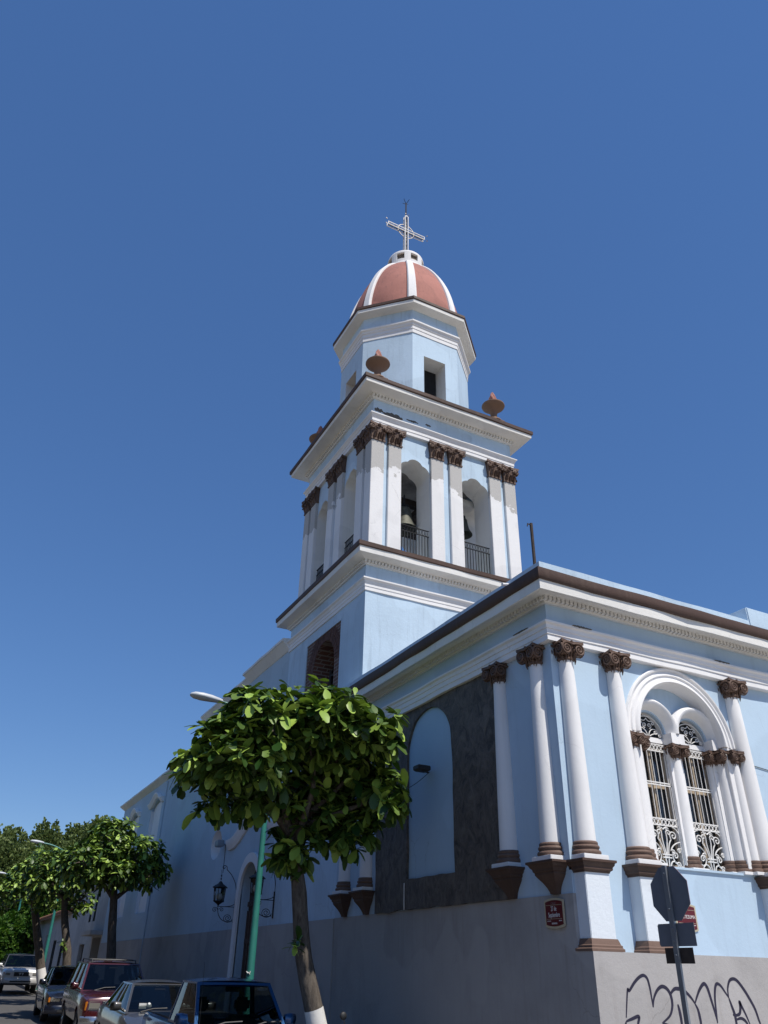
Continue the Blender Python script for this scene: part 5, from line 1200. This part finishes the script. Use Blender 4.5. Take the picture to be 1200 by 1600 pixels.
def headlights(x, w_, z, h_, y=-.01, amber=True, dy=.09):
    def f(t, Wd):
        for s in (-1, 1):
            b = B(); b.box(s * x - w_ / 2, s * x + w_ / 2, y, y + dy, z - h_ / 2, z + h_ / 2); hl = b.build('headlight', LENS, t, 0, bev=.025)
            b = B(); b.box(s * x - w_ * .36, s * x + w_ * .36, y - .004, y + .02, z - h_ * .3, z - h_ * .22); b.build('lens_rib', CHROME, hl, 40)
            if amber: b = B(); q = s * (x + w_ / 2 + .03); b.box(q - .028, q + .028, y + .015, y + dy + .06, z - h_ / 2, z + h_ / 2); b.build('turn_signal', AMBER, hl, 0, bev=.015)
    return f
def grille(hw, z, h_, bars, m=None, sur=None, y=-.012):
    def f(t, Wd):
        b = B(); b.box(-hw, hw, y, y + .07, z - h_ / 2, z + h_ / 2); g = b.build('grille', PLASTIC, t, 0, bev=.015); b = B()
        for k in range(bars): zz = z - h_ / 2 + h_ * (k + .5) / bars; b.box(-hw + .02, hw - .02, y - .008, y + .02, zz - .008, zz + .008)
        b.build('grille_bars', m or PLASTIC, g, 0)
        if sur:
            b = B(); e = .03
            for zz in (z - h_ / 2, z + h_ / 2): b.box(-hw - e, hw + e, y - .012, y + .05, zz - e / 2, zz + e / 2)
            for s in (-1, 1): b.box(s * hw - e / 2, s * hw + e / 2, y - .0125, y + .05, z - h_ / 2, z + h_ / 2)
            b.build('grille_surround', sur, g, 0, bev=.008)
    return f
def bumper(z0, z1, mat, y=-.10, over=.0, slot=True):
    def f(t, Wd):
        b = B(); rows = []
        for i in range(13):
            u = -1 + 2 * i / 12; x = u * (Wd * .985 + over); yy = y + .16 * abs(u) ** 4; rows.append([(x, yy + .02, z0), (x, yy, z0 + .04), (x, yy, z1 - .04), (x, yy + .03, z1), (x, yy + .16, z1), (x, yy + .16, z0)])
        b.grid(rows, True); b.f += [tuple(range(6)), tuple(range(72, 78))]; bp = b.build('bumper', mat, t, 40)
        if slot: b = B(); b.box(-Wd * .55, Wd * .55, y - .004, y + .05, z0 + .05, z0 + .11); b.build('air_slot', PLASTIC, bp, 0)
    return f
def plate_(z, y=-.125):
    def f(t, Wd): b = B(); b.box(-.15, .15, y, y + .012, z - .075, z + .075); b.build('number_plate', PLATEW, t, 0, bev=.006)
    return f
def wipers(zb, y0, y1, zr):
    def f(t, Wd):
        b = B()
        for x in (-.5, .12): b.tube([(x, y0 - .01, zb + .01), (x + .25, y0 + .1 * (y1 - y0) - .012, zb + .1 * (zr - zb) + .012), (x + .52, y0 + .12 * (y1 - y0) - .014, zb + .12 * (zr - zb) + .012)], .011, 5)
        b.build('wiper', PLASTIC, t)
    return f
P_BLUE = carpaint('pickup_blue', (.018, .09, .24), .28, .05); P_GREY = carpaint('sedan_grey', (.06, .057, .055), .3, .2); P_RED = carpaint('suv_maroon', (.062, .006, .009), .25, .12)
P_NAVY = carpaint('sedan_navy', (.007, .010, .022), .25, .1); P_WHITE = carpaint('jeep_white', (.62, .61, .60), .35, .15); P_SILV = carpaint('car_silver', (.35, .36, .40), .3, .15)
# blue pickup, nearest
def antenna(t, Wd): b = B(); b.tube([(-Wd * .82, 1.25, 1.02), (-Wd * .84, 1.32, 1.85)], .003, 5); b.build('antenna', IRON, t)
def cargo(t, Wd):
    b = B(); b.box(-Wd * .86, Wd * .86, 2.98, 4.62, 1.0, 1.035); b.build('cargo_bed', PLASTIC, t, 0)
vehicle('pickup_truck', 'dark blue pickup truck nearest the leaning almond tree', 'pickup', dict(w=1.56, l=4.75, wheel=.33, axles=(.82, 3.72), paint=P_BLUE,
    body=[(0, .42, .80, .68, .02), (.06, .36, .90, .74, .03), (.3, .34, .94, .77, .05), (.8, .34, .97, .78, .06), (1.22, .34, 1.00, .78, .04), (1.5, .34, 1.0, .78, 0), (2.9, .34, 1.0, .78, 0), (4.2, .36, 1.02, .78, 0), (4.68, .38, 1.02, .76, 0), (4.75, .42, .99, .73, 0)],
    cab=dict(belt=.99, roof=1.57, wb=.72, wr=.60, y=(1.22, 1.82, 2.72, 2.90), mid=[], mg=.05),
    front=[headlights(.54, .24, .70, .16), grille(.44, .70, .17, 3, None, CHROME), bumper(.36, .56, CHROME), plate_(.46), wipers(1.0, 1.22, 1.82, 1.6), antenna, cargo]), (-2.98, 3.1, 0), R(-1))
# grey sedan
def dash_toys(t, Wd):
    b = B()
    for x, s in ((-.45, .05), (-.3, .06), (.25, .05), (.38, .055), (.47, .045)): b.lathe([(.005, -s), (s * .8, -s * .5), (s, 0), (s * .6, s * .7), (.005, s)], (x, 1.42, .98 + s), 8)
    b.build('dashboard_ornament', PLATEW, t, 60)
    b = B(); b.box(-.50, -.36, 1.36, 1.37, 1.0, 1.09); b.build('windscreen_sticker', PLATEW, t, 0)
vehicle('grey_sedan', 'dusty grey sedan with rounded roof behind the blue pickup', 'car', dict(w=1.72, l=4.5, wheel=.31, axles=(.85, 3.45), paint=P_GREY,
    body=[(0, .34, .62, .66, .03), (.08, .24, .70, .76, .04), (.3, .22, .76, .83, .06), (.8, .2, .86, .86, .06), (1.2, .2, .93, .86, .04), (1.6, .2, .94, .86, 0), (3.3, .2, .96, .86, 0), (3.9, .22, .96, .85, .03), (4.4, .28, .92, .80, .03), (4.5, .36, .8, .74, 0)],
    cab=dict(belt=.93, roof=1.40, wb=.78, wr=.58, y=(1.15, 1.95, 3.0, 3.75), mid=[2.45]),
    front=[headlights(.58, .30, .60, .15, .0), grille(.30, .60, .10, 2, CHROME), bumper(.24, .46, P_GREY, -.07), plate_(.36, -.095), wipers(.95, 1.15, 1.95, 1.4), dash_toys]), (-3.03, 7.55, 0), R(-1.5))
# red SUV
def rack(t, Wd):
    b = B()
    for s in (-1, 1):
        b.tube([(s * .56, 2.05, 1.66), (s * .56, 2.12, 1.73), (s * .56, 3.95, 1.74), (s * .56, 4.05, 1.67)], .018, 6)
    for y in (2.4, 3.2): b.tube([(-.56, y, 1.735), (.56, y, 1.735)], .015, 6)
    b.build('roof_rack', PLASTIC, t)
vehicle('red_suv', 'maroon red estate jeep with a roof rack and chrome bumper', 'suv', dict(w=1.78, l=4.6, wheel=.36, axles=(.85, 3.65), paint=P_RED, roofpaint=P_RED,
    body=[(0, .46, .86, .78, .02), (.06, .40, .95, .84, .03), (.3, .38, 1.0, .88, .05), (.8, .38, 1.03, .89, .05), (1.25, .38, 1.06, .89, .03), (1.6, .38, 1.06, .89, 0), (4.2, .4, 1.06, .89, 0), (4.55, .42, 1.06, .87, 0), (4.6, .5, 1.0, .84, 0)],
    cab=dict(belt=1.05, roof=1.66, wb=.82, wr=.66, y=(1.28, 1.95, 4.25, 4.52), mid=[2.5, 3.45]),
    front=[headlights(.60, .30, .80, .19), grille(.40, .80, .18, 3, CHROME, CHROME), bumper(.40, .60, CHROME, -.12), plate_(.5, -.145), wipers(1.06, 1.28, 1.95, 1.66), rack]), (-2.93, 13.4, 0), R(-2))
# navy sedan
vehicle('navy_sedan', 'dark navy sedan in the shade between the red and the white jeep', 'car', dict(w=1.70, l=4.4, wheel=.31, axles=(.82, 3.4), paint=P_NAVY,
    body=[(0, .34, .64, .68, .03), (.08, .24, .72, .78, .04), (.3, .22, .78, .83, .05), (.8, .2, .86, .85, .05), (1.2, .2, .92, .85, .04), (1.6, .2, .93, .85, 0), (3.3, .2, .95, .85, 0), (3.9, .22, .95, .84, .03), (4.3, .28, .92, .8, .03), (4.4, .36, .8, .74, 0)],
    cab=dict(belt=.92, roof=1.42, wb=.77, wr=.60, y=(1.15, 1.85, 3.0, 3.7), mid=[2.4]),
    front=[headlights(.56, .30, .60, .14, .0), grille(.28, .60, .1, 2, CHROME), bumper(.24, .46, P_NAVY, -.07), plate_(.36, -.095)]), (-2.92, 20.3, 0), R(-2))
# white jeep
def emblem(t, Wd):
    for x in (-.075, .045):
        b = B(); b.prism([(x - .05, .875), (x + .05, .875), (x + .035, .845), (x + .005, .775), (x - .025, .775), (x + .005, .845), (x - .05, .845)], 'y', -.034, -.02); b.build('emblem', PLATEW, t, 0)
vehicle('white_jeep', 'white jeep with a dark grille at the far end of the parked row', 'suv', dict(w=1.74, l=4.1, wheel=.36, axles=(.75, 3.25), paint=P_WHITE, roofpaint=P_NAVY,
    body=[(0, .46, .90, .80, .02), (.06, .42, .98, .84, .03), (.3, .4, 1.02, .87, .05), (.8, .4, 1.05, .87, .05), (1.2, .4, 1.08, .87, .03), (1.6, .4, 1.08, .87, 0), (3.8, .42, 1.08, .86, 0), (4.05, .44, 1.06, .84, 0), (4.1, .5, 1.0, .8, 0)],
    cab=dict(belt=1.07, roof=1.64, wb=.80, wr=.64, y=(1.2, 1.7, 3.7, 4.0), mid=[2.25, 3.1]),
    front=[headlights(.62, .26, .82, .15), grille(.36, .82, .20, 2, PLASTIC, None), bumper(.44, .66, P_WHITE, -.10), emblem, bumper(.36, .44, PLASTIC, -.08, 0, False)]), (-2.85, 38.2, 0), R(0))
vehicle('silver_car', 'pale car cut off by the left edge beside the white jeep', 'car', dict(w=1.70, l=4.3, wheel=.31, axles=(.82, 3.4), paint=P_SILV,
    body=[(0, .34, .64, .68, .03), (.08, .24, .74, .78, .04), (.3, .22, .80, .83, .05), (.8, .2, .88, .85, .05), (1.2, .2, .94, .85, .04), (1.6, .2, .95, .85, 0), (3.3, .2, .97, .85, 0), (3.9, .22, .96, .84, .03), (4.2, .28, .92, .8, .03), (4.3, .36, .8, .74, 0)],
    cab=dict(belt=.94, roof=1.46, wb=.77, wr=.60, y=(1.1, 1.8, 3.2, 3.8), mid=[2.4]),
    front=[headlights(.56, .30, .62, .14, .0), grille(.28, .62, .1, 2, CHROME), bumper(.24, .46, P_SILV, -.07), plate_(.36, -.095)]), (-4.45, 44.5, 0), R(0))

# motorcycle on the pavement, only its mirror reaches into the photograph
MX, MY = -1.57, 3.35; mg = gz(MY) + .14
t = thing('motorcycle', 'parked motorcycle whose round mirror shows right of the tree trunk', 'motorcycle', (MX, MY, mg)); zz = mg
def MP(u, v, z): return (MX + .25 + v, MY + .25 + u, zz + z)
for u in (-.1, 1.15):
    b = B(); c = MP(u, 0, .29); b.lathe([(.2, -.045), (.27, -.045), (.29, -.02), (.29, .02), (.27, .045), (.2, .045)], c, 26, axis='x', caps=False); wh = b.build('wheel', RUBBER, t, 40)
    b = B(); b.lathe([(.21, -.03), (.21, .03)], c, 22, axis='x', caps=False); b.lathe([(.04, -.05), (.04, .05)], c, 10, axis='x')
    for k in range(10): a = k * math.pi / 5; b.tube([c, (c[0], c[1] + .2 * math.cos(a), c[2] + .2 * math.sin(a))], .006, 4)
    b.build('rim', CHROME, wh, 40)
b = B()
for s in (-.07, .07): b.tube([MP(-.1, s, .29), MP(.1, s, .85)], .022, 8); b.tube([MP(1.15, s, .29), MP(.6, s, .42), MP(.2, s * .5, .72)], .02, 8); b.tube([MP(1.1, s, .36), MP(.95, s, .72)], .025, 8)
b.build('motor_frame', PLASTIC, t, 40)
b = B(); b.tube([MP(.16, -.34, .88), MP(.1, -.2, .90), MP(.08, 0, .84), MP(.1, .2, .90), MP(.16, .34, .88)], .014, 7); b.build('handlebar', CHROME, t)
b = B(); rows = [[MP(u, hw * math.cos(a), z + h_ * math.sin(a)) for a in [2 * math.pi * k / 14 for k in range(14)]] for u, hw, z, h_ in ((.14, .05, .76, .05), (.2, .11, .77, .1), (.38, .13, .77, .11), (.52, .09, .74, .08), (.56, .04, .72, .04))]
b.grid(rows, True); b.f += [tuple(range(14)), tuple(range(56, 70))]; b.build('fuel_tank', P_RED, t, 60)
b = B(); rows = [[MP(u, hw * math.cos(a), z + h_ * math.sin(a)) for a in [2 * math.pi * k / 12 for k in range(12)]] for u, hw, z, h_ in ((.52, .08, .73, .04), (.7, .12, .74, .06), (.95, .13, .77, .06), (1.2, .09, .80, .05), (1.25, .04, .8, .03))]
b.grid(rows, True); b.f += [tuple(range(12)), tuple(range(48, 60))]; b.build('saddle', SEAT, t, 60)
b = B(); b.box(*[MX + .25 - .11, MX + .25 + .11, MY + .5, MY + .85, zz + .28, zz + .6]); b.tube([MP(.4, .12, .3), MP(.7, .14, .24), MP(1.3, .15, .32)], .035, 8); b.build('engine', STEEL, t, 0, bev=.03)
b = B(); b.lathe([(.01, -.09), (.09, -.07), (.1, .0), (.05, .07), (.01, .08)], MP(-.02, 0, .76), 16, axis='y'); b.build('headlamp', CHROME, t, 50)
for s in (-1,):
    b = B(); e = MP(.12, s * .24, 1.09); b.tube([MP(.1, s * .2, .89), MP(.11, s * .22, .98), e], .008, 6); b.lathe([(.001, -.018), (.04, -.016), (.055, 0), (.055, .012), (.001, .014)], e, 18, axis='y'); b.build('mirror', PLASTIC, t, 50)
